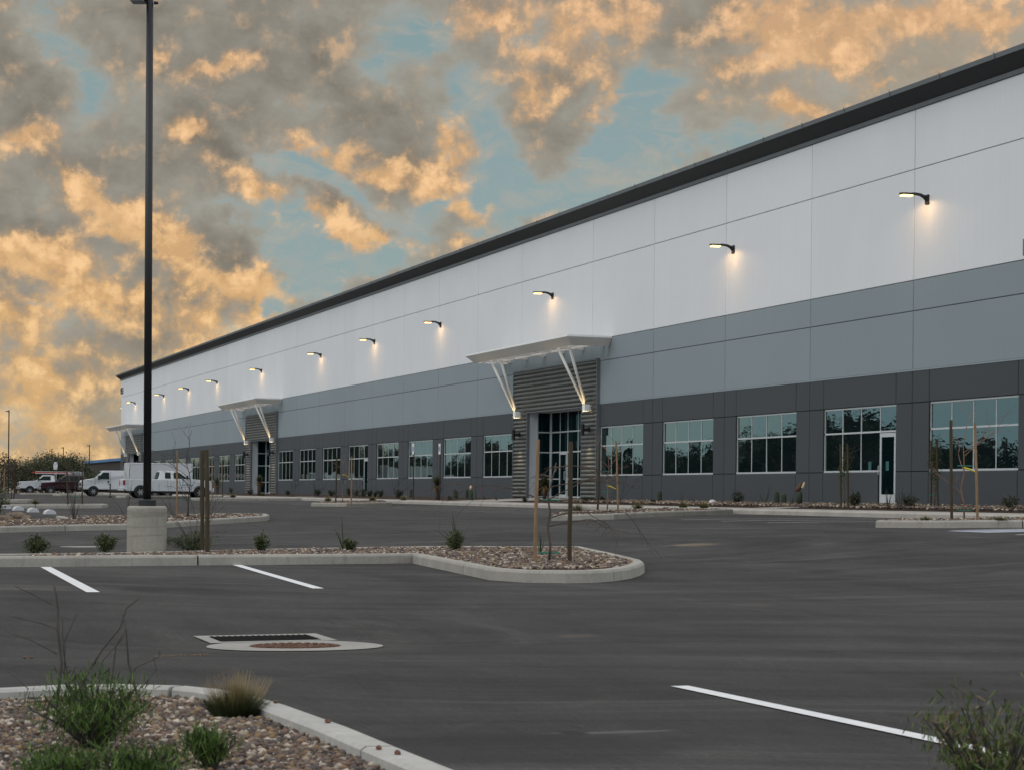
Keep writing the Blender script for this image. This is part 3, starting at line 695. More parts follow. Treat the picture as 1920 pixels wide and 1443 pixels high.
for e_i, E0 in enumerate(ENT):
    dY = E0-ENT[0]; yr, yri, yli, yl = Yr+dY, Yri+dY, Yli+dY, Yl+dY; Xp = 32.50; HT, TT = 5.04, 7.0
    por = empty('portal', Vector((Xp, E0, .93))-OFF, 0); por.parent = wh; por['o'] = (Xp, E0, .93)
    mb = MB(); corrug(mb, Xp, yr+.05, yri, .93, HT); corrug(mb, Xp, yli, yl-.02, .93, HT); corrug(mb, Xp, yr+.05, yl-.02, HT, TT)
    wbuild(mb, 'corrugated_cladding', M['galv'], por, smooth=True)
    mb = MB()
    mb.box((Xp-.06, yr, .93), (XF+.6, yr+.06, TT+.02)); mb.box((Xp-.06, yl-.03, .93), (XF+.6, yl, TT+.02)); mb.box((Xp-.06, yr+.06, TT-.01), (XF+.1, yl-.03, TT+.06))
    mb.box((Xp-.045, yri-.03, .93), (Xp+.1, yri+.02, HT)); mb.box((Xp-.045, yli-.02, .93), (Xp+.1, yli+.04, HT)); mb.box((Xp-.03, yri, HT-.05), (Xp+.1, yli, HT-.005))
    mb.box((Xp+.02, yr+.06, .93), (XF+.6, yri-.05, HT)); mb.box((Xp+.02, yli+.05, .93), (XF+.6, yl-.03, HT))
    wbuild(mb, 'edge_trim', M['cornice_lip'], por)
    XB = 33.72
    mb = MB(); mb.box((Xp+.1, yli, .93), (Xp+.47, yli+.08, HT)); mb.box((XF+.6, yri-.05, .93), (XB, yri, HT)); mb.box((Xp+.05, yri-.02, HT-.003), (XB+.4, yli+.1, HT+.3))
    wbuild(mb, 'recess_panel', M['recess'], por)
    mb = MB()
    zz = [1.0, 1.92, 3.16, 4.12, HT]; zz = [1.0, 1.85, 3.12, 4.08, HT]
    for z in zz: mb.box((Xp+.47, yli-.02, z-.03), (XB, yli+.03, z+.03))
    for x in (Xp+.47, XB-.08): mb.box((x, yli-.03, .93), (x+.07, yli+.025, HT))
    dr0 = yli-2.35; dr1 = yli-1.28 
    ms = [yli-.06, dr1, dr0, yli-3.75, yli-5.0, yli-6.2, yri+.05]
    for y in ms: mb.box((XB-.02, y-.03, .93), (XB+.03, y+.03, HT))
    for z in zz:
        if z in (zz[1],):
            mb.box((XB-.018, yri, z-.025), (XB+.03, dr0, z+.025)); mb.box((XB-.018, dr1, z-.025), (XB+.03, yli, z+.025))
        else: mb.box((XB-.018, yri, z-.03), (XB+.03, yli, z+.03))
    wbuild(mb, 'storefront_frame', M['frame'], por)
    mb = MB(); mb.face([(XB, yri, .93), (XB, yli, .93), (XB, yli, HT), (XB, yri, HT)][::-1]); mb.face([(Xp+.46, yli+.001, .93), (XB, yli+.001, .93), (XB, yli+.001, HT), (Xp+.46, yli+.001, HT)])
    wbuild(mb, 'pane', M['eglass'], por)
    mb = MB(); x_ = XB-.06
    mb.box((x_, dr0+.04, .96), (x_+.04, dr1-.04, 1.12)); mb.box((x_, dr0+.04, 3.0), (x_+.04, dr1-.04, 3.09)); mb.box((x_, dr0+.04, 1.12), (x_+.04, dr0+.12, 3.0)); mb.box((x_, dr1-.12, 1.12), (x_+.04, dr1-.04, 3.0))
    mb.tube([(x_, dr0+.08, 1.8), (x_-.09, dr0+.08, 1.82), (x_-.09, dr0+.08, 2.2), (x_, dr0+.08, 2.22)], .016, 6)
    wbuild(mb, 'door', M['frame'], por)
    # canopy
    can = empty('canopy', Vector((XF, E0, 7.6))-OFF); can.parent = wh; can['o'] = (XF, E0, 7.6)
    pn0 = onX(1147.5, 650, XF); Yn = pn0.y+dY
    outd = 2.05; 
    pf = onX(872.5, 684, XF-outd); Yf = pf.y+dY; zc = 7.93
    top = [(XF, Yn), (XF-outd, Yn), (XF-outd, Yf), (XF, Yf)]
    i_ = .36; bot = [(XF, Yn+i_), (XF-outd+i_, Yn+i_), (XF-outd+i_, Yf-i_), (XF, Yf-i_)]; zb = zc-.42
    mb = MB()
    for yy in np.arange(Yn+.3, Yf-.2, .42): mb.box((XF-outd+.05, yy, zc-.07), (XF, yy+.05, zc-.01), 0)
    for k in range(3): mb.face([(*top[k], zc-.08), (*top[k+1], zc-.08), (*bot[k+1], zb), (*bot[k], zb)])
    for k in range(3): mb.face([(*top[k], zc), (*top[k+1], zc), (*top[k+1], zc-.08), (*top[k], zc-.08)], 1)
    t3_ = [(XF, Yn+.14), (XF-outd+.14, Yn+.14), (XF-outd+.14, Yf-.14), (XF, Yf-.14)]
    b2 = [(XF, Yn+i_+.06), (XF-outd+i_+.06, Yn+i_+.06), (XF-outd+i_+.06, Yf-i_-.06), (XF, Yf-i_-.06)]
    for k in range(3): mb.face([(*bot[k], zb), (*bot[k+1], zb), (*b2[k+1], zb), (*b2[k], zb)]); mb.face([(*b2[k], zb), (*b2[k+1], zb), (*t3_[k+1], zc-.05), (*t3_[k], zc-.05)])
    t3 = [(XF, Yn+.12), (XF-outd+.12, Yn+.12), (XF-outd+.12, Yf-.12), (XF, Yf-.12)]
    for k in range(3): mb.face([(*top[k], zc), (*top[k+1], zc), (*t3[k+1], zc), (*t3[k], zc)], 1)
    wbuild(mb, 'canopy_deck', [M['canopy'], M['canopytop'], M['wgrey']], can)
    mb = MB()
    for yy in np.linspace(Yn+.9, Yf-.9, 6): mb.box((XF-outd+.45, yy-.05, zb+.04), (XF, yy+.05, zb+.24))
    for xx in (XF-.62, XF-1.3): mb.box((xx-.05, Yn+.42, zb+.02), (xx+.05, Yf-.42, zb+.14))
    wbuild(mb, 'canopy_beam', M['whitemetal'], can)
    for yy in (onX(1104, 772, 32.4).y+dY, onX(973, 783, 32.4).y+dY):
        ft = Vector((Xp-.28, yy, 4.93)) 
        for s in (-1, 1):
            mb = MB(); mb.tube([ft+Vector((0, s*.07, .12)), Vector((XF-1.42, yy+s*.72, zb+.03))], .065, 10); wbuild(mb, 'strut', M['whitemetal'], can, smooth=True)
        mb = MB(); mb.box((Xp-.36, yy-.15, 4.78), (Xp-.1, yy+.15, 5.08)); mb.box((Xp-.12, yy-.1, 4.82), (Xp+.03, yy+.1, 5.05)); wbuild(mb, 'strut_foot', M['canopytop'], can, bevel=.02)
# wall lights
def swept_arm():
    mb = MB(); mb.box((-.06, -.09, -.20), (0, .09, .10)); 
    pts = [(-.03, 0, -.06), (-.14, 0, .03), (-.27, 0, .085), (-.42, 0, .105), (-.56, 0, .10)]
    mb.tube(pts, [.075, .06, .05, .045, .045], 8); return mb
protoL = None
WL = [((1740, 374), 'furthest right'), ((1376, 465), 'second from the right'), ((1037, 553), 'third from the right'), ((827, 608), 'fourth from the right'), ((703, 639.5), 'fifth from the right'), ((602.5, 666), 'sixth from the right'), ((491, 695), 'above the middle canopy'), ((407.5, 716), 'fourth right of the lamp pole'), ((354, 729.5), 'third right of the lamp pole'), ((308, 741), 'next right of the lamp pole'), ((254, 754), 'just left of the lamp pole')]
def dup(o, parent=None):
    c_ = o.copy(); COL.objects.link(c_); c_.parent = parent
    for ch in [q for q in o.children]: dup(ch, c_)
    return c_
for k, (px, lab) in enumerate(WL):
    p = onX(px[0], px[1], XF); loc = Vector((XF, p.y, 10.36))
    if protoL is None:
        protoL = empty('wall_light', loc)
        swept_arm().build('arm', M['black'], protoL, smooth=False)
        mb = MB(); mb.prism([(-.46, -.09), (-.55, -.13), (-.82, -.14), (-.96, -.09), (-1.0, 0), (-.96, .09), (-.82, .14), (-.55, .13), (-.46, .09)], .055, .115, 'z'); mb.build('lamp_head', M['black'], protoL, bevel=.015)
        mb = MB(); mb.box((-.92, -.11, .015), (-.58, .11, .056)); ln = mb.build('lens', M['lamp'], protoL)
        L = bpy.data.lights.new('spot', 'SPOT'); L.energy = 32; L.color = (1, .60, .27); L.spot_size = math.radians(164); L.spot_blend = .25; L.shadow_soft_size = .18
        lo = bpy.data.objects.new('lamp', L); COL.objects.link(lo); lo.parent = protoL; lo.location = (-.62, 0, -.03); lo.rotation_euler = (0, math.radians(-10), 0)
        o = protoL
    else: o = dup(protoL); o.location = loc
    tag(o, 'lit black wall light on the white wall, %s' % lab, 'wall light', 'wall lights along the white upper wall')
# one more on the hidden end wall, seen in profile past the far corner
o = dup(protoL); o.location = (XF+.6, J[-1], 10.2); o.rotation_euler.z = math.radians(-60)
tag(o, 'lit arm wall light sticking out past the far corner of the warehouse', 'wall light', 'wall lights along the white upper wall')
# sconces
protoS = None
for e_i, E0 in enumerate(ENT):
    for s, (px, py) in enumerate(((1092, 806), (962.5, 816))):
        p = onX(px, py, 32.12); loc = Vector((32.12, p.y+E0-ENT[0], 3.98))
        if protoS is None:
            protoS = empty('sconce', loc)
            mb = MB(); mb.tube([(0, 0, -.24), (0, 0, .24)], .09, 16, cap=False); mb.tube([(0, 0, -.2), (0, 0, .2)], .085, 16); mb.build('shade', M['black'], protoS)
            mb = MB(); mb.box((.05, -.05, -.06), (.30, .05, .06)); mb.box((.24, -.09, -.1), (.32, .09, .1)); mb.build('bracket', M['black'], protoS)
            for z in (-.212, .205): mb = MB(); mb.tube([(0, 0, z), (0, 0, z+.006)], .07, 12); mb.build('lens', M['uplamp'], protoS)
            for z, rx in ((-.24, 0), (.24, math.pi)):
                L = bpy.data.lights.new('spot', 'SPOT'); L.energy = 190 if z < 0 else 65; L.color = (1, .76, .42); L.spot_size = math.radians(75); L.spot_blend = .8; L.shadow_soft_size = .04
                lo = bpy.data.objects.new('lamp', L); COL.objects.link(lo); lo.parent = protoS; lo.location = (0, 0, z); lo.rotation_euler = (rx, 0, 0)
            o = protoS
        else: o = dup(protoS); o.location = loc
        tag(o, 'black cylinder sconce on the %s leg of the %s corrugated entrance portal' % (('right', 'left')[s], ORD[e_i]), 'sconce', 'up and down sconces on the entrance portals')
# number sign far corner
seg = {'8': 'abcdefg', '5': 'acdfg', '3': 'abcdg'}
def digit(mb, ch, y, z, w, h, t, X):
    R_ = {'a': (0, h-t, w, h), 'g': (0, h/2-t/2, w, h/2+t/2), 'd': (0, 0, w, t), 'f': (0, h/2, t, h), 'b': (w-t, h/2, w, h), 'e': (0, 0, t, h/2), 'c': (w-t, 0, w, h/2)}
    for k, s_ in enumerate(seg[ch]): 
        a, b_, c_, d = R_[s_]; mb.box((X-.03-.002*k, y-c_, z+b_), (X, y-a, z+d))
mb = MB()
for k, ch in enumerate('853'): digit(mb, ch, 2.0-.72*k, 0, .55, .68, .15, 0)
o = mb.build('number_sign', M['number'], loc=(XF, onX(229, 730, XF).y-1.0, 11.75)); tag(o, 'dark building number high on the white wall by the far corner', 'number')
mb = MB(); mb.box((-.09, 0, 0), (0, .6, .48)); pq = onX(1922.5, 470, XF); o = mb.build('junction_box', M['cornice_lip'], loc=(XF, pq.y-.6, 8.0), bevel=.01); tag(o, 'dark grey box on the white wall at the right photo edge', 'box')
# ------------------------------------------------------------------ lamp poles
def lamp_pole(base, H, lab, pier=True, heads=True):
    t_ = empty('lamp_pole', base, 0, lab, 'lamp pole', 'tall lamp poles of the car park'); z = 0
    if pier:
        mb = MB(); mb.tube([(0, 0, -.15), (0, 0, .70), (0, 0, .725), (0, 0, .735)], [.305, .305, .295, .27], 40); mb.build('concrete_pier', M['base'], t_, smooth=False); z = .735
        mb = MB(); mb.tube([(0, 0, z), (0, 0, z+.09), (0, 0, z+.105)], [.135, .135, .12], 28); mb.build('base_cover', M['poleblk'], t_)
    mb = MB(); a = math.radians(45)+TH; tl = -RT*.045 if pier else Vector(); mb.tube([Vector((0, 0, z)), tl+UP*H], [.062, .054] if pier else [.075, .066], 4 if not pier else 16, start=a); mb.build('pole', M['poleblk'], t_, smooth=pier)
    mb = MB()
    mb.box((-.12, -.03, H-.16), (-.05, .03, H-.10)); mb.box((-.34, -.16, H-.19), (-.1, .16, H-.10)); hd = mb.build('lamp_head', M['black'], t_, bevel=.01)
    mb = MB(); mb.box((-.32, -.13, H-.2), (-.12, .13, H-.186)); ln = mb.build('lens', M['lens'], t_)
    for q in (hd, ln): q.rotation_euler.z = -TH
    mb = MB(); mb.tube([(.02, 0, H-.20), (.085, 0, H-.20)], [.03, .02], 8); mb.build('photocell', M['black'], t_)
    return t_
pb = W(275, 1034, .12); pb = Vector((pb.x, pb.y, G(pb.x, pb.y)+.10))
lamp_pole(pb, ztop(pb, -2)+.14, 'tall black lamp pole on a round concrete pier in the near island')
for (px, py, d, lab) in ((17, 768, 226, 'distant thin lamp pole at the far left edge of the photo'), (97, 843, 320, 'distant lamp pole rising behind the dark bushy trees, left one'), (119, 837, 300, 'distant lamp pole rising behind the dark bushy trees, right one'), (168, 833, 300, 'distant lamp pole above the blue trimmed roof')):
    p = atdepth(px, py, d); b0 = Vector((p.x, p.y, .6)); lamp_pole(b0, p.z-.6, lab, False)
# ------------------------------------------------------------------ stakes, saplings
def stake(bx, by, tx, ty, r, mt, lab, dz=.12, grp='wooden tree stakes'):
    b0 = W(bx, by, dz); h = ztop(b0, ty); d = (b0-CAM).dot(FW); lean = (tx-bx-ROLL*(by-ty))/FP*d
    mb = MB(); l = RT*lean; wob = [Vector((rnd.gauss(0, .004), rnd.gauss(0, .004), 0)) for _ in range(5)]
    mb.tube([Vector((0, 0, -.1))]+[l*k/4+UP*(h*k/4)+wob[k] for k in range(0, 5)], [r]*5+[r*.93], 12)
    o = mb.build('tree_stake', mt, loc=b0, smooth=False); tag(o, lab, 'stake', grp); return o
def branch(mb, p, d, L, r, depth, R, droop=0, spread=.7):
    pts = [p]; n = 4; dd = d.normalized(); q = p.copy()
    for i in range(n):
        dd = (dd+Vector((R.gauss(0, .13), R.gauss(0, .13), R.gauss(0, .08)-droop))).normalized(); q = q+dd*L/n; pts.append(q.copy())
        if depth > 0 and i >= 1 and R.random() < .85:
            sd = (dd+Vector((R.gauss(0, spread), R.gauss(0, spread), R.gauss(0, spread*.5)))).normalized(); branch(mb, q, sd, L*R.uniform(.4, .7), r*.55, depth-1, R, droop, spread)
    mb.tube(pts, [max(.0025, r*(1-.6*i/n)) for i in range(n+1)], 5, cap=False)
    return q
def leaves(name, centers, n, size, spread, cols, parent, seed=1, aspect=.3, up=.0, dirs=None):
    R = np.random.RandomState(seed); C = np.array([tuple(c_) for c_ in centers]); idx = R.randint(0, len(C), n)
    pos = C[idx]+R.normal(0, 1, (n, 3))*np.array(spread)
    d = R.normal(0, 1, (n, 3)); d[:, 2] += up; d /= np.linalg.norm(d, axis=1)[:, None]
    s = np.cross(d, R.normal(0, 1, (n, 3))); s /= np.linalg.norm(s, axis=1)[:, None]
    L = R.uniform(.6, 1.3, (n, 1))*size; w = L*aspect
    V = np.stack([pos-s*w*.3, pos+s*w*.3, pos+d*L*.6+s*w*.5, pos+d*L, pos+d*L*.6-s*w*.5], 1).reshape(-1, 3)
    Fi = np.arange(n*5).reshape(-1, 5)
    cl = np.array(cols)[R.randint(0, len(cols), n)]*R.uniform(.7, 1.25, (n, 1))
    return fastmesh(name, V, Fi, M['leaf'], np.repeat(cl, 5, 0), parent)
GREEN = [(.055, .070, .026), (.075, .092, .036), (.10, .118, .052), (.036, .048, .018)]
OLIVE = [(.045, .058, .024), (.065, .075, .032), (.03, .04, .016), (.085, .09, .04)]
def sapling(bx, by, ty, lab, r=.012, seed=1, mt=None, br=4, L=.6, droop=0, dz=.12, leafn=0, tie=None, ytape=None, spread=.7, lean=0, cat='young tree', zfirst=.35, leafcols=None):
    R = random.Random(seed); b0 = W(bx, by, dz); h = ztop(b0, ty)
    t_ = empty('young_tree', b0, 0, lab, cat, 'young staked trees'); mb = MB(); tips = []
    pts = [Vector((0, 0, 0))+RT*(lean*k/6)+Vector((R.gauss(0, .012), R.gauss(0, .012), 0))*k+UP*h*k/6 for k in range(7)]
    mb.tube(pts, [r*(1-.11*k) for k in range(7)], 7)
    for k in range(br):
        f = zfirst+(1-zfirst)*(k+R.random())/br; i = min(5, int(f*6)); p = pts[i].lerp(pts[i+1], f*6-i); a = R.uniform(0, 6.28)
        tips.append(branch(mb, p, Vector((math.cos(a), math.sin(a), .9-droop*6)), L*R.uniform(.6, 1.1), r*.5, 2, R, droop, spread))
    mb.build('trunk', mt or M['bark'], t_, smooth=True)
    if leafn:
        c_ = [p_*.6+tp*.4 for p_ in pts[2:] for tp in (tips or pts)]+pts[2:]
        leaves('foliage', c_, leafn, .05, (.05, .05, .12), leafcols or GREEN, t_, seed)
    if tie:
        for zf in tie:
            mb = MB(); z = h*zf; mb.box((-.012, -.012, -.02), (.012, .012, .02)); d = RT*.16
            mb = MB(); mb.tube([Vector((0, 0, z))-d, Vector((0, 0, z))+d*.9], .012, 6); mb.build('tree_tie', M['tape'], t_)
    if ytape:
        mb = MB(); z = h*ytape; a = Vector((0, 0, z)); mb.tube([a-RT*.02, a+RT*.10-UP*.03, a+RT*.26-UP*.10], [.022, .02, .01], 5); mb.build('ribbon', M['ytape'], t_)
    return t_
stake(1003, 1056, 1008.5, 823, 0.026, M['stakel'], 'thick pale wooden stake on the gravel of the rounded island')
stake(1068, 1055, 1071, 827, 0.031, M['staked'], 'thick dark wooden stake on the rounded island, right of the pale one')
sapling(1030, 1052, 866, 'bare drooping young tree between the two stakes on the rounded island', .02, 11, M['bark'], 9, 1.05, .09, tie=(.09, .62), zfirst=.3, spread=.5)
stake(378.7, 1036, 380, 843, .031, M['staked'], 'dark stake behind the near kerb, left one of a close pair')
stake(389.3, 1037, 388, 843, .034, M['staked'], 'dark stake behind the near kerb, right one of a close pair')
stake(331.5, 970, 332.5, 843, 0.024, M['stakel'], 'reddish wooden stake on the second island right of the lamp pole')
stake(376, 967, 376.5, 845, 0.019, M['staked'], 'dark stake on the second island half hidden by the close pair')
sapling(352, 969, 868, 'bare thin tree with green ties on the second island', .022, 5, M['twig'], 9, 1.0, .02, tie=(.32, .6), zfirst=.25)
stake(127.5, 945, 124.5, 864, 0.028, M['staked'], 'dark leaning stake in front of the maroon pickup')
stake(154.5, 945, 154.5, 863, 0.028, M['staked'], 'dark stake in front of the white van nose')
sapling(140, 945, 872, 'bare twiggy tree between the stakes in front of the maroon pickup', .02, 8, M['twig'], 8, .9, .02, tie=(.2,))
stake(6.5, 935, 9, 876, 0.028, M['stakel'], 'pale stake at the very left edge of the photo')
stake(26, 934, 29.5, 872, 0.031, M['staked'], 'dark leaning stake in front of the white utility pickup nose')
sapling(21, 934, 876, 'dark leafy young tree beside the stake at the far left', .03, 9, M['twig'], 9, .9, .0, leafn=900, leafcols=[(.03, .03, .018), (.05, .045, .025), (.10, .03, .025)])
stake(397.5, 930, 398.5, 868, 0.031, M['stakel'], 'pale stake right of the white extended cab pickup', dz=.14)
stake(417.5, 932, 417.3, 867, 0.031, M['staked'], 'dark stake right of the white extended cab pickup', dz=.14)
sapling(407, 931, 880, 'thin bare tree between the stakes beside the white extended cab pickup', .02, 21, M['twig'], 6, .8)
stake(629.5, 942, 631.5, 856, 0.034, M['staked'], 'dark stake on the third finger island', dz=.14)
stake(658.5, 944, 659.5, 855, 0.031, M['stakel'], 'reddish wooden stake on the third finger island', dz=.14)
sapling(642.5, 942, 868, 'bare young tree with yellow ribbon between stakes on the third finger island', .02, 15, M['barkred'], 6, .8, ytape=.72)
stake(1120.5, 957, 1124.5, 828, 0.031, M['staked'], 'dark stake on the second finger island by the nearest entrance', dz=.14)
stake(1158.5, 957, 1156, 827, 0.028, M['stakel'], 'reddish wooden stake on the second finger island', dz=.14)
sapling(1138.5, 957, 838, 'reddish bare tree with yellow ribbon between stakes on the second finger island', .022, 17, M['barkred'], 6, .7, tie=(.30, .62), ytape=.40)
stake(1784, 974, 1783, 787, 0.030, M['staked'], 'dark stake on the nearest finger island at the right', dz=.14)
stake(1832, 973, 1828, 792, 0.028, M['stakel'], 'pale wooden stake on the nearest finger island at the right', dz=.14)
sapling(1808, 973, 800, 'reddish bare tree with yellow ribbon between stakes on the nearest finger island', .02, 19, M['barkred'], 6, .9, tie=(.1, .58), ytape=.56, zfirst=.12, spread=.4)
stake(1576.5, 945, 1575.5, 832, 0.031, M['staked'], 'dark stake before the window left of the wall door, left one', dz=.3)
stake(1590, 945, 1589, 832, 0.031, M['staked'], 'dark stake before the window left of the wall door, right one', dz=.3)
sapling(1583, 945, 850, 'slim green vine tree between the stakes left of the wall door', .02, 23, M['bark'], 5, .4, dz=.3, leafn=500, leafcols=[(.06, .085, .015), (.09, .11, .02), (.03, .045, .015)], tie=(.6,))
stake(1745, 951, 1746.5, 825, 0.030, M['staked'], 'dark stake near the wall right of the wall door, left one', dz=.2)
stake(1759, 951, 1755.5, 825, 0.030, M['staked'], 'dark stake near the wall right of the wall door, right one', dz=.2)
sapling(1752, 951, 832, 'slim leafy young tree between the close stakes right of the wall door', .02, 25, M['bark'], 8, .3, dz=.2, leafn=1100, leafcols=[(.045, .06, .015), (.07, .09, .02), (.025, .035, .012)], tie=(.56, .2))
# ------------------------------------------------------------------ shrubs and bed plants
def shrub(b0, r, h, n, lab, size=.04, cols=GREEN, seed=1, grp='small shrubs', stems=14, name='shrub', cat='shrub', aspect=.35, up=.6, twigs=0, twigL=.5, nested=.75):
    R = random.Random(seed); t_ = empty(name, b0, 0, lab, cat, grp); mb = MB(); cen = []
    for k in range(stems):
        a = R.uniform(0, 6.28); q = R.uniform(.1, 1)**.6; tip = Vector((math.cos(a)*r*q, math.sin(a)*r*q, h*(1-.35*q*q)*R.uniform(.75, 1.0)))
        mbp = [Vector((0, 0, -.02)), tip*.5+Vector((0, 0, h*.05)), tip]; mb.tube(mbp, [.006+.006*h, .005, .0025], 5, cap=False)
        for j in range(10):
            f = R.uniform(.25, 1); cen.append(tip*f+Vector((R.gauss(0, r*.1), R.gauss(0, r*.1), R.gauss(0, h*.05))))
    for k in range(twigs):
        a = R.uniform(0, 6.28); branch(mb, Vector((0, 0, h*.2)), Vector((math.cos(a)*.6, math.sin(a)*.6, 1)), twigL*R.uniform(.6, 1.2), .005, 1, R, .02, .5)
    mb.build('stems', M['twig'], t_)
    if n: leaves('foliage', cen, n, size, (r*.12, r*.12, h*.07), cols, t_, seed, aspect, up)
    return t_
def spiky(b0, n, L, lab, w=.02, cols=GREEN, seed=1, trunk=0, name='agave', cat='desert plant', grp='desert plants in the wall bed', droop=.25, elev=(.2, 1.45), hang=0, flowers=0):
    R = random.Random(seed); t_ = empty(name, b0, 0, lab, cat, grp); V = []; Fi = []; C = []
    for k in range(n):
        a = R.uniform(0, 6.28); e_ = R.uniform(*elev)
        if hang and R.random() < hang: e_ = R.uniform(-1.2, -.2)
        d = Vector((math.cos(a)*math.cos(e_), math.sin(a)*math.cos(e_), math.sin(e_))); l = L*R.uniform(.6, 1.1); s = d.cross(UP); s = s.normalized() if s.length > .01 else Vector((1, 0, 0))
        p = Vector((0, 0, trunk)); n0 = len(V); c_ = Vector(R.choice(cols))*R.uniform(.75, 1.25)
        if e_ < 0: c_ = Vector((.16, .10, .04))*R.uniform(.7, 1.2)
        N = 4
        for i in range(N+1):
            f = i/N; q = p+d*l*f-UP*droop*l*f*f*math.cos(e_); ww = w*(1-f)**.7+.0008
            V += [q-s*ww, q+s*ww]; C += [c_, c_]
        for i in range(N): Fi.append((n0+2*i, n0+2*i+1, n0+2*i+3, n0+2*i+2))
    fastmesh('leaves', np.array([tuple(v) for v in V]), np.array(Fi), M['leaf'], np.array([tuple(v) for v in C]), t_)
    if trunk:
        mb = MB(); mb.tube([(0, 0, -.05), (0, 0, trunk*.5), (0, 0, trunk)], [trunk*.13, trunk*.15, trunk*.12], 9); mb.build('trunk', M['bark'], t_, smooth=True)
    for k in range(flowers):
        mb = MB(); a = R.uniform(0, 6.28); top_ = Vector((math.cos(a)*.1, math.sin(a)*.1, L*1.9)); mb.tube([(0, 0, .05), top_*.6], .008, 5); mb.tube([top_*.6, top_*.8, top_], [.012, .018, .006], 6, 1); mb.build('flower_spike', [M['bark'], M['redflower']], t_)
    return t_
def cactus(b0, h, r, lab, n=1, seed=1):
    R = random.Random(seed); t_ = MB()
    for k in range(n):
        o = Vector((R.uniform(-.12, .12)*(n > 1), R.uniform(-.2, .2)*(n > 1), 0)); hh = h*R.uniform(.7, 1) if k else h
        pts = [o+UP*hh*f for f in (0, .3, .7, .92, 1)]; rr = [r*.85, r, r, r*.75, r*.2]; n0 = len(t_.v); t_.tube(pts, rr, 16)
        for i in range(n0, len(t_.v)):
            if (i-n0) % 2:
                v = Vector(t_.v[i]); c_ = Vector((o.x, o.y, v.z)); t_.v[i] = tuple(c_+(v-c_)*.8)
    o = t_.build('cactus', M['cactus'], loc=b0); tag(o, lab, 'cactus', 'cacti in the wall bed'); return o
M['cactus'] = mat('cactus_skin', (.035, .05, .028), .8, var=.3, scale=9)
def Bd(px, py, dz=.24): return W(px, py, dz)
# round shrubs along the near island
shrub(W(66, 1037, .12), .20, .30, 1700, 'round green shrub leftmost behind the near kerb', .035, seed=2)
shrub(W(200, 1037, .12), .21, .32, 2300, 'round green shrub just left of the concrete pier', .035, seed=3)
shrub(W(491, 1034, .12), .16, .29, 1500, 'round green shrub on the strip between stakes and the spiky plants', .035, seed=4)
shrub(W(655, 1034, .12), .12, .25, 1100, 'small green shrub with long dry leaves on the near island', .035, seed=5)
spiky(W(644, 1032, .12), 8, .62, 'thin arching desert leaves growing beside the small green shrub', .014, [(.04, .055, .025)], 4, droop=.5, elev=(.3, 1.5), grp='arching plants on the near island')
shrub(W(854, 1033, .12), .17, .36, 1900, 'dense green shrub left of the pale stake on the rounded island', .035, seed=6)
spiky(W(856, 1031, .12), 16, .78, 'long arching spiky leaves fanning behind the dense green shrub', .016, [(.035, .055, .022), (.05, .07, .03)], 7, droop=.45, elev=(.25, 1.5), grp='arching plants on the near island')
spiky(W(1013, 1040, .12), 9, .42, 'small upright agave at the foot of the pale stake', .012, [(.045, .06, .03)], 8, elev=(.9, 1.5), grp='arching plants on the near island')
mes = shrub(W(362, 1034, .12), .50, .34, 2600, 'sprawling thin leafed mesquite at the foot of the close stake pair', .05, [(.055, .07, .03), (.08, .09, .04), (.10, .11, .05)], 9, stems=13, aspect=.15, up=0, twigs=9, twigL=.75)
spiky(W(247, 1000, .02), 3, .5, 'few bare dark stems beside the top of the concrete pier', .008, [(.03, .03, .022)], 12, elev=(.9, 1.4), grp='arching plants on the near island') if False else None
shrub(W(140, 974, .12), .45, 1.0, 0, 'bare branching stems on the second island left of the concrete pier', seed=14, stems=9, twigs=3, twigL=.9)
shrub(W(238, 972, .12), .5, 1.2, 0, 'bare dark stems rising behind the concrete pier', seed=15, stems=5, twigs=2, twigL=.9)
shrub(W(-2, 962, .12), .65, .9, 1800, 'leafy green shrub cut by the left photo edge', .06, seed=16)
# foreground
DG = [(.045, .085, .012), (.07, .125, .02), (.10, .165, .03), (.025, .05, .010)]
fb = W(178, 1405, .10); shrub(fb, .28, .30, 3300, 'big green feathery shrub with dry twigs in the lower left planter', .036, DG, 31, stems=34, aspect=.11, up=2.2, grp='near feathery shrubs')
t_ = shrub(W(118, 1330, .10), .28, .4, 0, 'tall bare dark twigs rising above the big feathery shrub', seed=40, stems=3, twigs=0, grp='near dry twigs', name='dry_twigs', cat='dry twigs')
mb = MB(); R = random.Random(5); b0 = W(112, 1330, .10); d0 = (b0-CAM).dot(FW)
def twpath(pts, r0, r1, jit=.01):
    P_ = []
    for i, (x, y) in enumerate(pts):
        dd = d0+i*.02; p = atdepth(x, y, dd)-b0; P_.append(p+Vector((R.gauss(0, jit), R.gauss(0, jit), 0)))
    mb.tube(P_, [1.5*r0+1.5*(r1-r0)*i/(len(P_)-1) for i in range(len(P_))], 6, cap=False)
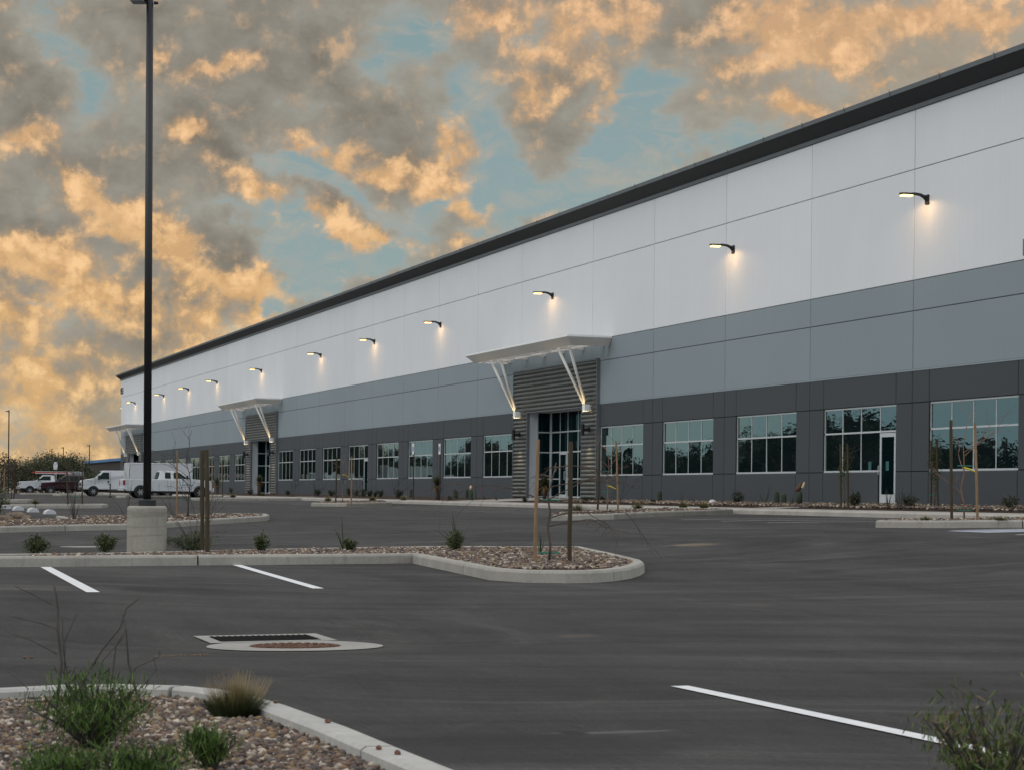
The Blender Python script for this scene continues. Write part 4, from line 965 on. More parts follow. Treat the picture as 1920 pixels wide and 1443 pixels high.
for path, r0, r1 in (([(110, 1330), (112, 1240), (108, 1180), (104, 1140), (99, 1112), (100, 1098)], .005, .0025), ([(100, 1132), (60, 1110), (25, 1098)], .0022, .001), ([(110, 1226), (60, 1200), (15, 1185)], .002, .001), ([(108, 1178), (70, 1168), (20, 1155)], .002, .001), ([(112, 1270), (126, 1200), (150, 1150)], .002, .001),
                     ([(150, 1335), (160, 1270), (190, 1215), (228, 1175), (236, 1140), (262, 1122)], .004, .0015), ([(250, 1300), (243, 1240), (234, 1180), (232, 1150)], .004, .0015), ([(135, 1310), (118, 1220), (116, 1160)], .0025, .001), ([(200, 1290), (222, 1210), (234, 1180)], .0025, .001), ([(180, 1300), (190, 1240), (225, 1190)], .002, .001), ([(240, 1285), (262, 1250), (292, 1232), (296, 1218)], .0022, .001), ([(255, 1290), (290, 1255), (294, 1230)], .0015, .001), ([(60, 1292), (40, 1275), (15, 1258)], .0015, .001)):
    twpath(path, r0, r1)
mb.build('twig', M['twig'], t_); t_.location = b0
for ch in t_.children:
    if ch.name.startswith('stems'): bpy.data.objects.remove(ch)
def grass(b0, r, h, n, lab, top=(.42, .30, .14), low=(.045, .06, .022), seed=1, plumes=0, w=.0022, grp='tufts of ornamental grass'):
    Rn = np.random.RandomState(seed); t_ = empty('grass_tuft', b0, 0, lab, 'grass tuft', grp); V = []; Fi = []; C = []
    for k in range(n):
        a = Rn.uniform(0, 6.28); q = Rn.uniform(0, 1)**.7; gz = Rn.rand() < .8; L = h*(Rn.uniform(.35, .66) if gz else Rn.uniform(.55, .95)); ls = q*(.9 if gz else .45)
        d = Vector((math.cos(a)*ls, math.sin(a)*ls, 1)).normalized(); p = Vector((math.cos(a)*r*q*.5, math.sin(a)*r*q*.5, 0)); s = Vector((-math.sin(a+.7), math.cos(a+.7), 0)); n0 = len(V)
        cb = Vector(low)*Rn.uniform(.6, 1.3); ct = cb*1.3 if gz else Vector(top)*Rn.uniform(.7, 1.2)
        for i in range(4):
            f = i/3; qq = p+d*L*f-UP*L*.25*f*f*ls; ww = w*(1-.8*f)*(1 if gz else .6); V += [qq-s*ww, qq+s*ww]; c_ = cb.lerp(ct, f); C += [c_, c_]
        for i in range(3): Fi.append((n0+2*i, n0+2*i+1, n0+2*i+3, n0+2*i+2))
    for k in range(plumes):
        a = Rn.uniform(0, 6.28); d = Vector((math.cos(a)*.35, math.sin(a)*.35, 1)); n0 = len(V); s = Vector((.0012, 0, 0)); L = h*Rn.uniform(1.0, 1.5)
        for i in range(5):
            f = i/4; qq = d*L*f+Vector((math.cos(a), math.sin(a), 0))*.06*f*f; ww = .45 if i < 3 else 1.5 if i == 3 else .3; V += [qq-s*ww, qq+s*ww]; C += [Vector((.22, .17, .11))]*2
        for i in range(4): Fi.append((n0+2*i, n0+2*i+1, n0+2*i+3, n0+2*i+2))
    fastmesh('blades', np.array([tuple(v) for v in V]), np.array(Fi), M['leaf'], np.array([tuple(v) for v in C]), t_); return t_
grass(W(440, 1344, .10), .17, .23, 3600, 'grass tuft with green base and dry straw tips in the front planter', seed=4, plumes=0, w=.0013)
for k, (px, py, r, h, lab) in enumerate(((300, 1452, .2, .12, 'feathery green shrub cut by the bottom edge, next to the big one'), (395, 1442, .11, .14, 'feathery green shrub at the bottom edge right of the first'), (150, 1456, .2, .10, 'low feathery green shrub in the lower left corner'))):
    q = W(px, min(py, 1442)+0, .10); q = q+(Vector((0, 0, 0)) if py < 1443 else -FW*.35); q.z = .10
    shrub(q, r, h+.01, 1300, lab, .036, DG, 50+k, stems=22, aspect=.11, up=2.2, grp='near feathery shrubs')
q = atdepth(1868, 1455, 6.3); q.z = .1
RB = [(.07, .105, .025), (.10, .13, .035), (.15, .10, .05), (.05, .08, .02), (.09, .12, .03)]
shrub(q, .28, .40, 2800, 'rusty green feathery shrub in the lower right corner', .032, RB, 61, stems=36, aspect=.16, up=1.8, grp='near feathery shrubs')
# bed and island grasses
for k, (px, py, lab) in enumerate(((852, 957, 'grass tuft left of the dark stake near the entrance'),)): pass
GT = [(1083, 957, .14, 'dry grass tuft on the second finger island left of its stakes'), (1196, 953.5, .14, 'small dry grass tuft on the second finger island right of its stakes'), (1281, 951, .14, 'bushy grass tuft where the second finger island meets the walkway'), (1320, 952, .14, 'low dry grass tuft right beside the bushy one near the walkway'), (615, 939, .14, 'grass tuft on the tip of the third finger island'), (699, 938, .14, 'small grass tuft right of the third finger island stakes'), (757, 937, .14, 'yellowish grass tuft below the sign posts'),
      (493, 929, .14, 'yellow green grass tuft before the middle entrance'), (437, 932, .14, 'small grass tuft left of the middle entrance'), (1736, 975, .14, 'sparse dry grass on the nearest finger island left of its stakes'), (1877, 975, .14, 'green grass tuft on the nearest finger island right of its stakes'), (67.5, 945, .12, 'dry grass tuft left of the maroon pickup stakes'), (12, 946, .12, 'straw coloured grass tuft at the left photo edge')]
for k, (px, py, dz, lab) in enumerate(GT):
    q = W(px, py, dz); d = (q-CAM).dot(FW); s = d/60
    grass(q, .22, (.34 if k not in (9, 10) else .16), 260, lab, (.34, .27, .12), (.07, .075, .03), 70+k, w=.006*s)
# wall bed plants
BP = [('y', 1021, 932, .30, 'yucca with a shaggy trunk before the nearest entrance glass'), ('y', 820, 935, .24, 'yucca with a shaggy trunk between the two sign posts'), ('y', 407, 925, .22, 'yucca with a reddish trunk beside the white extended cab pickup'), ('y', 486, 927, .22, 'yucca before the middle entrance')]
for k, (_, px, py, dz, lab) in enumerate(BP):
    q = W(px, py, dz); q = onX(px, py, 29.6+(.8 if k == 0 else 0)); q.z = .9 if k == 0 else q.z; q.z = max(.72, min(q.z, .95))
    tr = (.62, .72, .8, .95)[k]*1.0; spiky(q, 300, .50, lab, .024, [(.07, .08, .03), (.09, .10, .04), (.05, .06, .025)], 80+k, trunk=tr, name='yucca', cat='yucca', grp='yuccas', elev=(-.1, 1.5), hang=.2, droop=.1)
def bedpt(px, X=30.3):
    p = onX(px, 900, X); return Vector((X, p.y, G(27, p.y)+.15+(X-28.75)*.042))
for k, px in enumerate((1237, 1464)): cactus(bedpt(px, 31.2), .48, .1, ('stubby barrel cactus below the first window right of the nearest entrance', 'paired short cactus columns below the wall windows')[k], 1+k, k)
for k, (px, lab) in enumerate(((876, 'column cactus left of the red yuccas'), (771, 'small cactus beside the left sign post'), (853, 'branching prickly cactus right of the yucca'))): cactus(bedpt(px, 31), .5, .08, lab, 3 if k == 2 else 1, 5+k)
for k, (px, X, h, n, lab) in enumerate(((1383, 30.6, .55, 420, 'dark leafy bush below the second window left of the wall door'), (1604, 30, .5, 700, 'dense dark bush just left of the wall door'), (1706, 30, .55, 450, 'narrow dark bush right of the wall door'), (1896, 30, .5, 330, 'sparse dark bush at the right photo edge'), (1225, 29.8, .2, 200, 'low green bush below the first window right of the entrance'), (596, 30.5, .5, 500, 'dark bush below the third window from the middle entrance'), (622, 30.5, .5, 500, 'wide dark bush below the fourth window from the middle entrance'), (655, 31, .6, 420, 'dark bush left of the far wall door'), (668, 31, .45, 300, 'small bush right beside the dark bush left of the far wall door'), (684, 30.6, .55, 500, 'flowering bush before the far wall door'), (693, 30.6, .45, 420, 'dark bush right of the far wall door, first of three'), (703, 30.6, .4, 420, 'dark bush right of the far wall door, second of three'), (713, 30.6, .45, 420, 'dark bush right of the far wall door, third of three'), (747, 30, .55, 500, 'dark bush left of the left sign post'), (845, 29.6, .22, 250, 'low round bush between yucca and cactus'), (540, 30.5, .4, 350, 'dark bush right of the middle entrance'), (433, 31, .6, 350, 'dark bush left of the middle entrance'), (1131, 30.5, .25, 300, 'low dark bush behind the second finger island stakes'), (470, 30.4, .5, 350, 'dark bush at the left leg of the middle entrance'), (1097, 29.4, .3, 300, 'low bush at the foot of the right leg of the nearest entrance'), (985, 29.2, .3, 250, 'low bush at the foot of the left leg of the nearest entrance'))):
    shrub(bedpt(px, X), .26*h/.5, h, n, lab, .07, [(.025, .03, .015), (.035, .04, .018), (.05, .055, .03)], 100+k, 'dark bushes in the wall bed', stems=10)
for k, (px, X, L, n, fl, lab) in enumerate(((1435, 30.4, .85, 16, 0, 'wide arching ocotillo like plant below the wall window'), (1487, 30, .5, 9, 0, 'thin spiky plant left of the copper bloom'), (1665, 29.6, .75, 18, 0, 'arching spiky plant just before the wall door'), (1690, 29.6, .8, 16, 0, 'loose spiky plant right of the wall door step'), (1280, 30.6, .6, 8, 0, 'wispy red tipped plant below the first window right of the entrance'), (893, 30.5, .35, 14, 1, 'red flowering yucca, left of three by the nearest entrance'), (908, 30.2, .35, 14, 1, 'red flowering yucca, middle of three by the nearest entrance'), (931, 30, .35, 14, 1, 'red flowering yucca, right of three by the nearest entrance'), (1150, 30.6, .5, 10, 0, 'thin plant behind the second finger island sapling'), (1812, 29.8, .5, 8, 0, 'thin spiky plant behind the right finger island tree'), (1301, 30.2, .5, 10, 0, 'dark wispy plant beside the white stone'))):
    spiky(bedpt(px, X), n, L, lab, .011, [(.05, .055, .035), (.07, .065, .04)], 130+k, name='desert_plant', droop=.2, elev=(.5, 1.45), flowers=fl)
def twtree(px, X, h, lab, seed):
    b0 = bedpt(px, X); t_ = empty('bare_bush', b0, 0, lab, 'bare bush', 'bare bushes in the wall bed'); mb = MB(); R = random.Random(seed)
    for k in range(4): branch(mb, Vector((0, 0, 0)), Vector((R.gauss(0, .45), R.gauss(0, .45), 1)), h*R.uniform(.7, 1), .013, 2, R, 0, .5)
    mb.build('stems', M['twig'], t_); leaves('foliage', [Vector((R.gauss(0, h*.25), R.gauss(0, h*.25), h*R.uniform(.4, .9))) for _ in range(20)], 90, .06, (.1, .1, .1), OLIVE, t_, seed)
for px, X, h, lab, sd in ((1160, 30, 1.1, 'open branching bush right of the second finger island stakes', 3), (548, 30, 1.0, 'bare branching bush right of the middle entrance', 4), (590, 30.5, 1.1, 'bare leaning bush below the third window from the middle entrance', 5), (742, 30, 1.3, 'tall bare bush left of the left sign post', 6), (675, 30.5, 1.2, 'tall bare bush left of the far wall door', 7)): twtree(px, X, h, lab, sd)
# copper bloom and white stones
b0 = bedpt(1499, 30.6); t_ = empty('dried_bloom', b0, 0, 'dried cactus bloom with a cream head on a dark stub', 'cactus')
mb = MB(); mb.tube([(0, 0, 0), (0, 0, .42), (-.03, 0, .5)], [.1, .1, .07], 10); mb.build('stem', M['cactus'], t_, smooth=True)
mb = MB(); mb.tube([Vector((0, 0, .5))-RT*.1, Vector((0, 0, .62)), Vector((0, 0, .8))+RT*.06], [.08, .085, .02], 9); mb.build('bloom', [mat('copper_bloom', (.09, .045, .03), .8)], t_, smooth=True)
mb = MB(); mb.tube([Vector((.02, -.1, .6))+RT*.04, Vector((.02, -.1, .8))+RT*.1], [.06, .02], 7); mb.build('petal', M['cream'], t_, smooth=True)
b0 = bedpt(883, 29.6); t_ = empty('cream_bloom', b0, 0, 'pale blooming cactus left of the red yuccas', 'cactus'); mb = MB(); mb.tube([(0, 0, 0), (0, 0, .4), (0, 0, .55)], [.1, .1, .05], 9); mb.build('stem', M['cactus'], t_); mb = MB(); mb.tube([(0, 0, .5), (0, 0, .6), (0, 0, .75)], [.04, .08, .02], 8); mb.build('bloom', M['cream'], t_, smooth=True)
def rock(b0, s, lab, mt, seed, name='stone', grp=None):
    bm = __import__('bmesh').new(); __import__('bmesh').ops.create_icosphere(bm, subdivisions=3, radius=1); R = random.Random(seed)
    ks = [(Vector((R.gauss(0, 1), R.gauss(0, 1), R.gauss(0, 1))).normalized(), R.uniform(.05, .22)) for _ in range(14)]
    for v in bm.verts:
        n = v.co.normalized(); k = 1-sum(a*max(0, n.dot(d)-.55)*2 for d, a in ks); v.co = Vector((n.x*s[0]*k, n.y*s[1]*k, n.z*s[2]*k))
    me = bpy.data.meshes.new(name); bm.to_mesh(me); bm.free(); me.materials.append(mt); o = bpy.data.objects.new(name, me); COL.objects.link(o); o.location = b0; tag(o, lab, 'stone', grp); return o
rock(bedpt(1337, 30)+UP*.08, (.16, .16, .15), 'white round stone in the wall bed below the windows', M['whitestone'], 1)
rock(bedpt(1317, 30)+UP*.04, (.09, .08, .07), 'tiny white stone left of the round white one', M['whitestone'], 2)
for k, (px, py, s, lab) in enumerate(((32, 972, .30, 'large tan boulder at the left end of the second island'), (14, 975, .2, 'flat tan rock left of the large boulder'), (50, 974, .17, 'small tan rock right of the large boulder'), (20, 969, .2, 'tan rock behind the flat one at the left end'), (5, 974, .18, 'pale tan rock cut by the left photo edge'))):
    q = W(px, py, .12); rock(q+UP*.05, (s, s*.8, s*.55), lab, M['boulder'], 10+k, 'boulder', 'tan boulders')
for k, (px, py, lab) in enumerate(((517, 1314, 'dark pebble lying on the pale kerb nearest the grass tuft'), (615, 1351, 'dark pebble lying on the pale kerb, halfway down'), (711, 1401, 'larger dark pebble on the pale kerb'), (746, 1410, 'small dark pebble beside the larger one on the kerb'))):
    q = W(px, py, .158); rock(q, (.014, .014, .011), lab, M['rust'], 30+k, 'pebble', 'pebbles on the kerb')
for k, (px, py, lab) in enumerate(((46, 1231.5, 'brown pebble pair on the asphalt at the far left, bigger one'), (58, 1231.5, 'brown pebble on the asphalt at the far left, smaller one'))): rock(W(px, py, .01), (.018, .014, .009), lab, M['rust'], 40+k, 'pebble', 'pebbles on the asphalt')
# dirt stain / straw line next to the manhole
gravel('debris', [tuple(W(290, 1229)[:2]), tuple(W(392, 1226)[:2]), tuple(W(392, 1228.5)[:2]), tuple(W(290, 1231)[:2])], 110, .003, .007, .003, 44, label='thin line of tan debris on the asphalt left of the manhole', pal=[(.20, .13, .08), (.26, .18, .11), (.12, .08, .05)])
# ------------------------------------------------------------------ accessible parking signs
for k, (px, lab) in enumerate(((775, 'blue and white accessible parking sign on a thin post, left one'), (824.5, 'blue and white accessible parking sign on a thin post beside the yucca'))):
    p = onX(px, 934, 29.0); b0 = Vector((29.0, p.y, G(27, p.y)+.16)); H = ztop(b0, 831); t_ = empty('parking_sign', b0, 0, lab, 'sign', 'accessible parking signs')
    mb = MB(); mb.tube([(0, 0, -.1), (0, 0, H-.02)], .028, 6); mb.build('post', M['blackrough'], t_)
    hb = ztop(b0, 851); mb = MB(); mb.box((-.045, -.155, hb), (-.03, .155, H)); pl = mb.build('sign_plate', M['stonesign'], t_, bevel=.004)
    mb = MB(); zc = (H+hb)/2; X_ = -.047
    mb.box((X_-.003, -.10, zc-.11), (X_, .10, zc+.12), 0)
    mb.box((X_-.006, -.02, zc+.07), (X_-.003, .02, zc+.11), 1); mb.box((X_-.006, -.015, zc-.02), (X_-.003, .015, zc+.06), 1); mb.box((X_-.006, -.015, zc-.04), (X_-.003, .07, zc-.02), 1)
    for i in range(10):
        a, b_ = math.radians(120+24*i), math.radians(144+24*i); r0, r1 = .05, .065
        mb.face([(X_-.005, -math.cos(t2)*rr-.01, math.sin(t2)*rr+zc-.05) for t2, rr in ((a, r0), (b_, r0), (b_, r1), (a, r1))], 1)
    so = mb.build('wheelchair_symbol', [M['signblue'], M['stonesign']], t_); so.parent = pl
# ------------------------------------------------------------------ vehicles
def wheel(parent, x, y, r, w, rim='rim', side=1):
    mb = MB(); N = 24
    prof = [(r*.55, -w*.5), (r*.93, -w*.5), (r, -w*.36), (r, w*.36), (r*.93, w*.5), (r*.55, w*.5)]
    for i in range(N):
        a, b_ = 2*math.pi*i/N, 2*math.pi*(i+1)/N
        for (r0, y0), (r1, y1) in zip(prof, prof[1:]): mb.face([(math.cos(a)*r0, y0, math.sin(a)*r0), (math.cos(b_)*r0, y0, math.sin(b_)*r0), (math.cos(b_)*r1, y1, math.sin(b_)*r1), (math.cos(a)*r1, y1, math.sin(a)*r1)])
    wo = empty('wheel', (x, y, r)); wo.parent = parent
    mb.build('tyre', M['tyre'], wo, smooth=True)
    mb = MB(); yy = side*w*.36
    mb.tube([(0, yy-.01, 0), (0, yy+.01, 0)], r*.56, 20, 1)
    for i in range(6):
        a = 2*math.pi*i/6; c_, s_ = math.cos(a), math.sin(a); q = Vector((-s_, 0, c_))*r*.09; d = Vector((c_, 0, s_)); o2 = Vector((0, yy+side*.025, 0))
        mb.face([d*r*.08-q+o2, d*r*.52-q+o2, d*r*.52+q+o2, d*r*.08+q+o2])
    mb.tube([(0, yy, 0), (0, yy+side*.04, 0)], r*.16, 10); mb.build('rim', [M['rim'], M['blackrough']], wo)
def arch(cx, r, z0, n=9):
    a0 = math.asin(max(-1, min(1, (z0-r*.95)/r))) if False else 0
    return [(cx+r*math.cos(math.pi-math.pi*i/n), max(z0, r*.92+r*math.sin(math.pi*i/n)-.0)) for i in range(n+1)]
def body(parent, name, prof, hw, belt, taper, mt, bevel=.03, roofz=1.9):
    """prof: closed outline (x,z); side wall narrows above the belt"""
    mb = MB(); k = len(prof); hwz = lambda z: hw-(max(0, z-belt)/(roofz-belt))*taper if z > belt else hw-.02*max(0, (.6-z)/.6)
    mb.v = [(x, -hwz(z), z) for x, z in prof]+[(x, hwz(z), z) for x, z in prof]
    mb.f = [tuple(range(k)), tuple(reversed(range(k, 2*k)))]+[(i, k+i, k+(i+1) % k, (i+1) % k) for i in range(k)]; mb.mi = [0]*len(mb.f)
    o = mb.build(name, mt, parent, bevel=bevel); return o, hwz
def sidepoly(mb, poly, hwz, off=.012, mi=0, thick=True):
    for s in (-1, 1):
        p = [(x, s*(hwz(z)+off), z) for x, z in poly]; mb.face(p if s < 0 else p[::-1], mi)
def vehicle(name, lab, cat, loc, rz, L, prof, wheels, hw, belt, taper, roofz, paint, wins, wr, ww=.26, front=None, extras=None, dark=None):
    t_ = empty(name, loc, rz, lab, cat, 'vehicles parked near the warehouse'); b_o, hwz = body(t_, 'body', prof, hw, belt, taper, paint, roofz=roofz)
    for w_ in wins:
        for s in (-1, 1):
            mb = MB(); p = [(x, s*(hwz(z)+.012), z) for x, z in w_]; mb.face(p if s < 0 else p[::-1]); mb.build('side_window', M['cglass'], t_)
    for x in wheels:
        for s in (-1, 1): wheel(t_, x, s*(hw-ww*.5+.055), wr, ww, side=s)
    mb = MB()
    for x in wheels:   # dark wheel housings
        for s in (-1, 1):
            n = 14; r = wr*1.16
            mb.face([(x+r*math.cos(math.pi*i/n), s*(hw+.004), max(.35, wr+r*math.sin(math.pi*i/n))) for i in range(n+1)][::s])
    mb.build('wheel_arch', M['blackrough'], t_)
    if extras: extras(t_, hwz)
    return t_
def bx(t_, name, a, b_, mt, bev=.015):
    mb = MB(); mb.box(a, b_); return mb.build(name, mt, t_, bevel=bev)
def wsh(t_, xa, za, xb, zb, w0, w1, off=.015):
    mb = MB(); mb.face([(xa, -w0, za), (xa, w0, za), (xb, w1, zb), (xb, -w1, zb)]); d = Vector((zb-za, 0, -(xb-xa))).normalized()*off
    if d.z < 0 and False: d = -d
    mb.v = [tuple(Vector(v)+d*(1 if d.z > 0 else -1)) for v in mb.v]; mb.build('windscreen', M['cglass'], t_)
def seams(t_, hwz, xs_, z0, z1):
    mb = MB()
    for x in xs_:
        for s in (-1, 1): y = hwz((z0+z1)/2); mb.box((x-.009, min(s*y, s*(y+.006)), z0), (x+.009, max(s*y, s*(y+.006)), z1))
    mb.build('door_seam', M['blackrough'], t_, bevel=0)
# white extended cab pickup (front towards the warehouse)
Lr = 1.0
pk = [(-1.12, .62), (-1.15, 1.22), (-1.10, 1.27), (1.18, 1.27), (1.32, 1.80), (1.45, 1.86), (2.5, 1.86), (2.72, 1.80), (3.30, 1.34), (3.5, 1.31), (4.55, 1.22), (4.78, 1.08), (4.82, .62), (4.6, .48), (-.9, .48)]
def ex_pick(t_, hwz):
    bx(t_, 'rear_bumper', (-1.25, -.93, .50), (-1.10, .93, .72), M['carwhite']); bx(t_, 'front_bumper', (4.72, -.96, .46), (4.95, .96, .72), M['carwhite'])
    bx(t_, 'grille', (4.75, -.5, .76), (4.83, .5, 1.06), M['blackrough'])
    for s in (-1, 1):
        bx(t_, 'tail_light', (-1.165, s*.90-.06, .88), (-1.02, s*.90+.085 if s > 0 else s*.90+.06, 1.2), M['red']) if s > 0 else bx(t_, 'tail_light', (-1.165, -1.0, .88), (-1.02, -.86, 1.2), M['red'])
        bx(t_, 'headlight', (4.6, s*.72-.2, .86), (4.80, s*.72+.2, 1.08), M['lens']); bx(t_, 'side_mirror', (3.05, s*1.08-.1, 1.32), (3.17, s*1.08+.1, 1.55), M['blackrough'])
    wsh(t_, 3.28, 1.36, 2.74, 1.79, .82, .68); wsh(t_, 1.19, 1.3, 1.31, 1.77, .80, .70)
    mb = MB(); mb.box((-1.05, -.82, .75), (1.1, .82, 1.285)); mb.build('bed_liner', M['blackrough'], t_)
    seams(t_, hwz, (1.22, 2.02, 3.18), .6, 1.25); seams(t_, hwz, (-.62,), .55, 1.2) if False else None
    mb = MB()
    for s in (-1, 1):
        for x in (2.18, 3.05 - .9): pass
        y = s*(.985); mb.box((2.1, min(y, y+.03*s), 1.1), (2.26, max(y, y+.03*s), 1.14))
    mb.build('door_handle', M['carwhite'], t_); 
    mb = MB(); mb.box((-.9, -.7, .34), (4.4, .7, .49)); mb.build('chassis', M['blackrough'], t_)
    mb = MB(); mb.box((1.35, -1.0, .38), (3.2, -.9, .43)); mb.box((1.35, .9, .38), (3.2, 1.0, .43)); mb.build('running_board', M['blackrough'], t_)
p0 = atdepth(263.6, 931.5, 139); pz = G(p0.x, p0.y)
vehicle('pickup_truck', 'white extended cab pickup parked behind the lamp pole', 'pickup', (p0.x, p0.y+1, pz), 0, 6.1, pk, (0, 4.0), .98, 1.28, .22, 1.86, M['carwhite'],
        [[(1.62, 1.34), (1.64, 1.74), (2.0, 1.75), (2.02, 1.34)], [(2.2, 1.34), (2.22, 1.75), (2.62, 1.74), (3.1, 1.38), (3.08, 1.34)]], .41, .28, extras=ex_pick)
# loose tools in the bed
mb = MB(); mb.tube([(0, 0, 0), (0, 0, .72)], .02, 6); o = mb.build('broom_handle', M['stakel'], loc=(p0.x-.62, p0.y+1, pz+1.28)); tag(o, 'brown wooden handle standing up in the white pickup bed', 'tool')
# van, facing -X
vn = [(-.85, .55), (-.92, .72), (-.88, 1.12), (-.80, 1.28), (.05, 1.42), (.72, 2.02), (.9, 2.08), (4.5, 2.1), (4.6, 2.0), (4.62, .55)]
def ex_van(t_, hwz):
    bx(t_, 'front_bumper', (-1.02, -.98, .50), (-.82, .98, .74), M['blackrough']); bx(t_, 'grille', (-.935, -.6, .8), (-.88, .6, 1.1), M['blackrough'])
    for s in (-1, 1):
        bx(t_, 'headlight', (-.94, s*.78-.17, .86), (-.85, s*.78+.17, 1.1), M['lens']); bx(t_, 'turn_signal', (-.93, s*.93-.06, .84), (-.66, s*.93+.062, 1.08), M['amber']); bx(t_, 'side_mirror', (.35, s*1.12-.1, 1.35), (.5, s*1.12+.1, 1.68), M['blackrough'])
    wsh(t_, .06, 1.44, .70, 2.0, .88, .78); seams(t_, hwz, (.12, 1.33), .62, 1.98)
    mb = MB(); mb.box((-.7, -.75, .36), (4.4, .75, .56)); mb.build('chassis', M['blackrough'], t_)
    mb = MB(); mb.box((1.12, -1.03, 1.12), (1.25, -.98, 1.24)); mb.build('door_handle', M['blackrough'], t_)
p1 = atdepth(175, 929.6, 167)
vehicle('van', 'white van with amber turn signal, nose to the left', 'van', (p1.x, p1.y+1, G(p1.x, p1.y)), 0, 5.5, vn, (0, 3.5), 1.0, 1.35, .15, 2.1, M['carwhite'], [[(.30, 1.40), (.78, 1.92), (1.25, 1.92), (1.25, 1.40)]], .39, .26, extras=ex_van)
# maroon crew cab pickup
mr = [(-.92, .55), (-.98, .80), (-.92, 1.08), (-.75, 1.16), (.55, 1.26), (1.30, 1.80), (1.55, 1.90), (3.0, 1.90), (3.35, 1.82), (3.6, 1.30), (5.0, 1.28), (5.05, .55)]
def ex_mr(t_, hwz):
    bx(t_, 'front_bumper', (-1.12, -.98, .48), (-.9, .98, .72), M['chrome']); bx(t_, 'grille', (-1.0, -.6, .8), (-.95, .6, 1.08), M['chrome'])
    for s in (-1, 1):
        bx(t_, 'headlight', (-1.0, s*.76-.2, .84), (-.72, s*.80+.2, 1.06), M['lens']); bx(t_, 'side_mirror', (.78, s*1.1-.12, 1.3), (.93, s*1.1+.12, 1.55), M['blackrough'])
    wsh(t_, .57, 1.28, 1.29, 1.79, .86, .72); seams(t_, hwz, (.62, 1.75, 2.7), .6, 1.25)
    mb = MB(); mb.box((-.7, -.72, .34), (4.8, .72, .56)); mb.build('chassis', M['blackrough'], t_)
    mb = MB(); mb.box((1.5, -.7, 1.905), (3.1, -.66, 1.94)); mb.box((1.5, .66, 1.905), (3.1, .7, 1.94)); mb.build('roof_rack', M['chrome'], t_)
p2 = atdepth(95, 925.3, 203)
vehicle('pickup_truck', 'dark maroon crew cab pickup between the white utility pickup and van', 'pickup', (p2.x, p2.y+1, G(p2.x, p2.y)), 0, 6, mr, (0, 3.8), .99, 1.26, .24, 1.9, M['carmaroon'], [[(.85, 1.32), (1.38, 1.78), (1.72, 1.80), (1.72, 1.32)], [(1.84, 1.32), (1.84, 1.8), (2.7, 1.8), (2.7, 1.32)], [(2.8, 1.32), (2.8, 1.78), (3.1, 1.78), (3.3, 1.32)]], .39, .27, extras=ex_mr)
# white utility pickup with ladder rack
ut = [(-.98, .6), (-1.05, .85), (-1.0, 1.16), (-.85, 1.28), (.55, 1.36), (1.25, 1.86), (1.45, 1.95), (2.25, 1.95), (2.42, 1.85), (2.50, 1.34), (5.3, 1.34), (5.35, .55)]
def ex_ut(t_, hwz):
    bx(t_, 'front_bumper', (-1.2, -1.0, .52), (-.95, 1.0, .80), M['chrome']); bx(t_, 'grille', (-1.08, -.62, .88), (-1.02, .62, 1.18), M['blackrough'])
    for s in (-1, 1):
        bx(t_, 'headlight', (-1.06, s*.8-.2, .92), (-.78, s*.8+.2, 1.2), M['lens']); bx(t_, 'side_mirror', (.75, s*1.12-.12, 1.4), (.9, s*1.12+.12, 1.68), M['blackrough'])
    wsh(t_, .57, 1.38, 1.24, 1.85, .86, .74); seams(t_, hwz, (.62, 2.2), .6, 1.3)
    mb = MB()
    for s in (-1, 1):
        mb.tube([(.7, s*.85, 2.12), (5.35, s*.85, 2.12)], .03, 6); mb.tube([(.7, s*.85, 2.3), (5.35, s*.85, 2.3)], .025, 6)
        for x in (2.6, 3.9, 5.3): mb.tube([(x, s*.85, 1.3), (x, s*.85, 2.32)], .03, 6)
    for x in (.8, 2.6, 3.9, 5.3): mb.tube([(x, -.85, 2.12), (x, .85, 2.12)], .03, 6)
    mb.build('ladder_rack', M['carwhite'], t_)
    mb = MB(); mb.box((-.7, -.75, .36), (5.1, .75, .58)); mb.build('chassis', M['blackrough'], t_)
p3 = atdepth(56.5, 925, 210)
uo = vehicle('pickup_truck', 'white utility pickup with a red ladder on its roof rack', 'pickup', (p3.x, p3.y+1.2, G(p3.x, p3.y)), 0, 6.3, ut, (0, 4.0), 1.0, 1.36, .2, 1.95, M['carwhite'], [[(.80, 1.42), (1.32, 1.84), (2.05, 1.84), (2.05, 1.42)]], .40, .28, extras=ex_ut)
mb = MB()
for s in (-.25, .25): mb.box((.3, s-.03, 0), (4.2, s+.03, .12))
for i in range(13): mb.box((.4+.3*i, -.22, .04), (.44+.3*i, .22, .08))
o = mb.build('ladder', M['redladder'], loc=(p3.x, p3.y+1.0, G(p3.x, p3.y)+2.16)); tag(o, 'red ladder lying on the rack of the white utility pickup', 'ladder')
# enclosed trailer
a = atdepth(240, 915, 146); zt = G(a.x, a.y)
t_ = empty('cargo_trailer', (a.x, a.y, zt), 0, 'white box trailer behind the extended cab pickup, tongue to the left', 'trailer', 'vehicles parked near the warehouse')
mb = MB(); mb.box((0, 0, .42), (4.55, 2.1, 2.45)); mb.build('body', M['carwhite'], t_, bevel=.04)
mb = MB(); mb.box((-.01, -.012, 2.36), (4.56, -.004, 2.42)); mb.box((-.01, -.012, .44), (4.56, -.004, .52)); mb.build('trim', M['frame'], t_)
mb = MB()
for x in (.08, 4.4): mb.box((x, -.03, 2.2), (x+.08, -.013, 2.26))
mb.build('marker_light', M['amber'], t_)
mb = MB(); mb.tube([(0, .3, .45), (-1.2, 1.05, .45)], .05, 6); mb.tube([(0, 1.8, .45), (-1.2, 1.05, .45)], .05, 6); mb.build('tongue', M['blackrough'], t_)
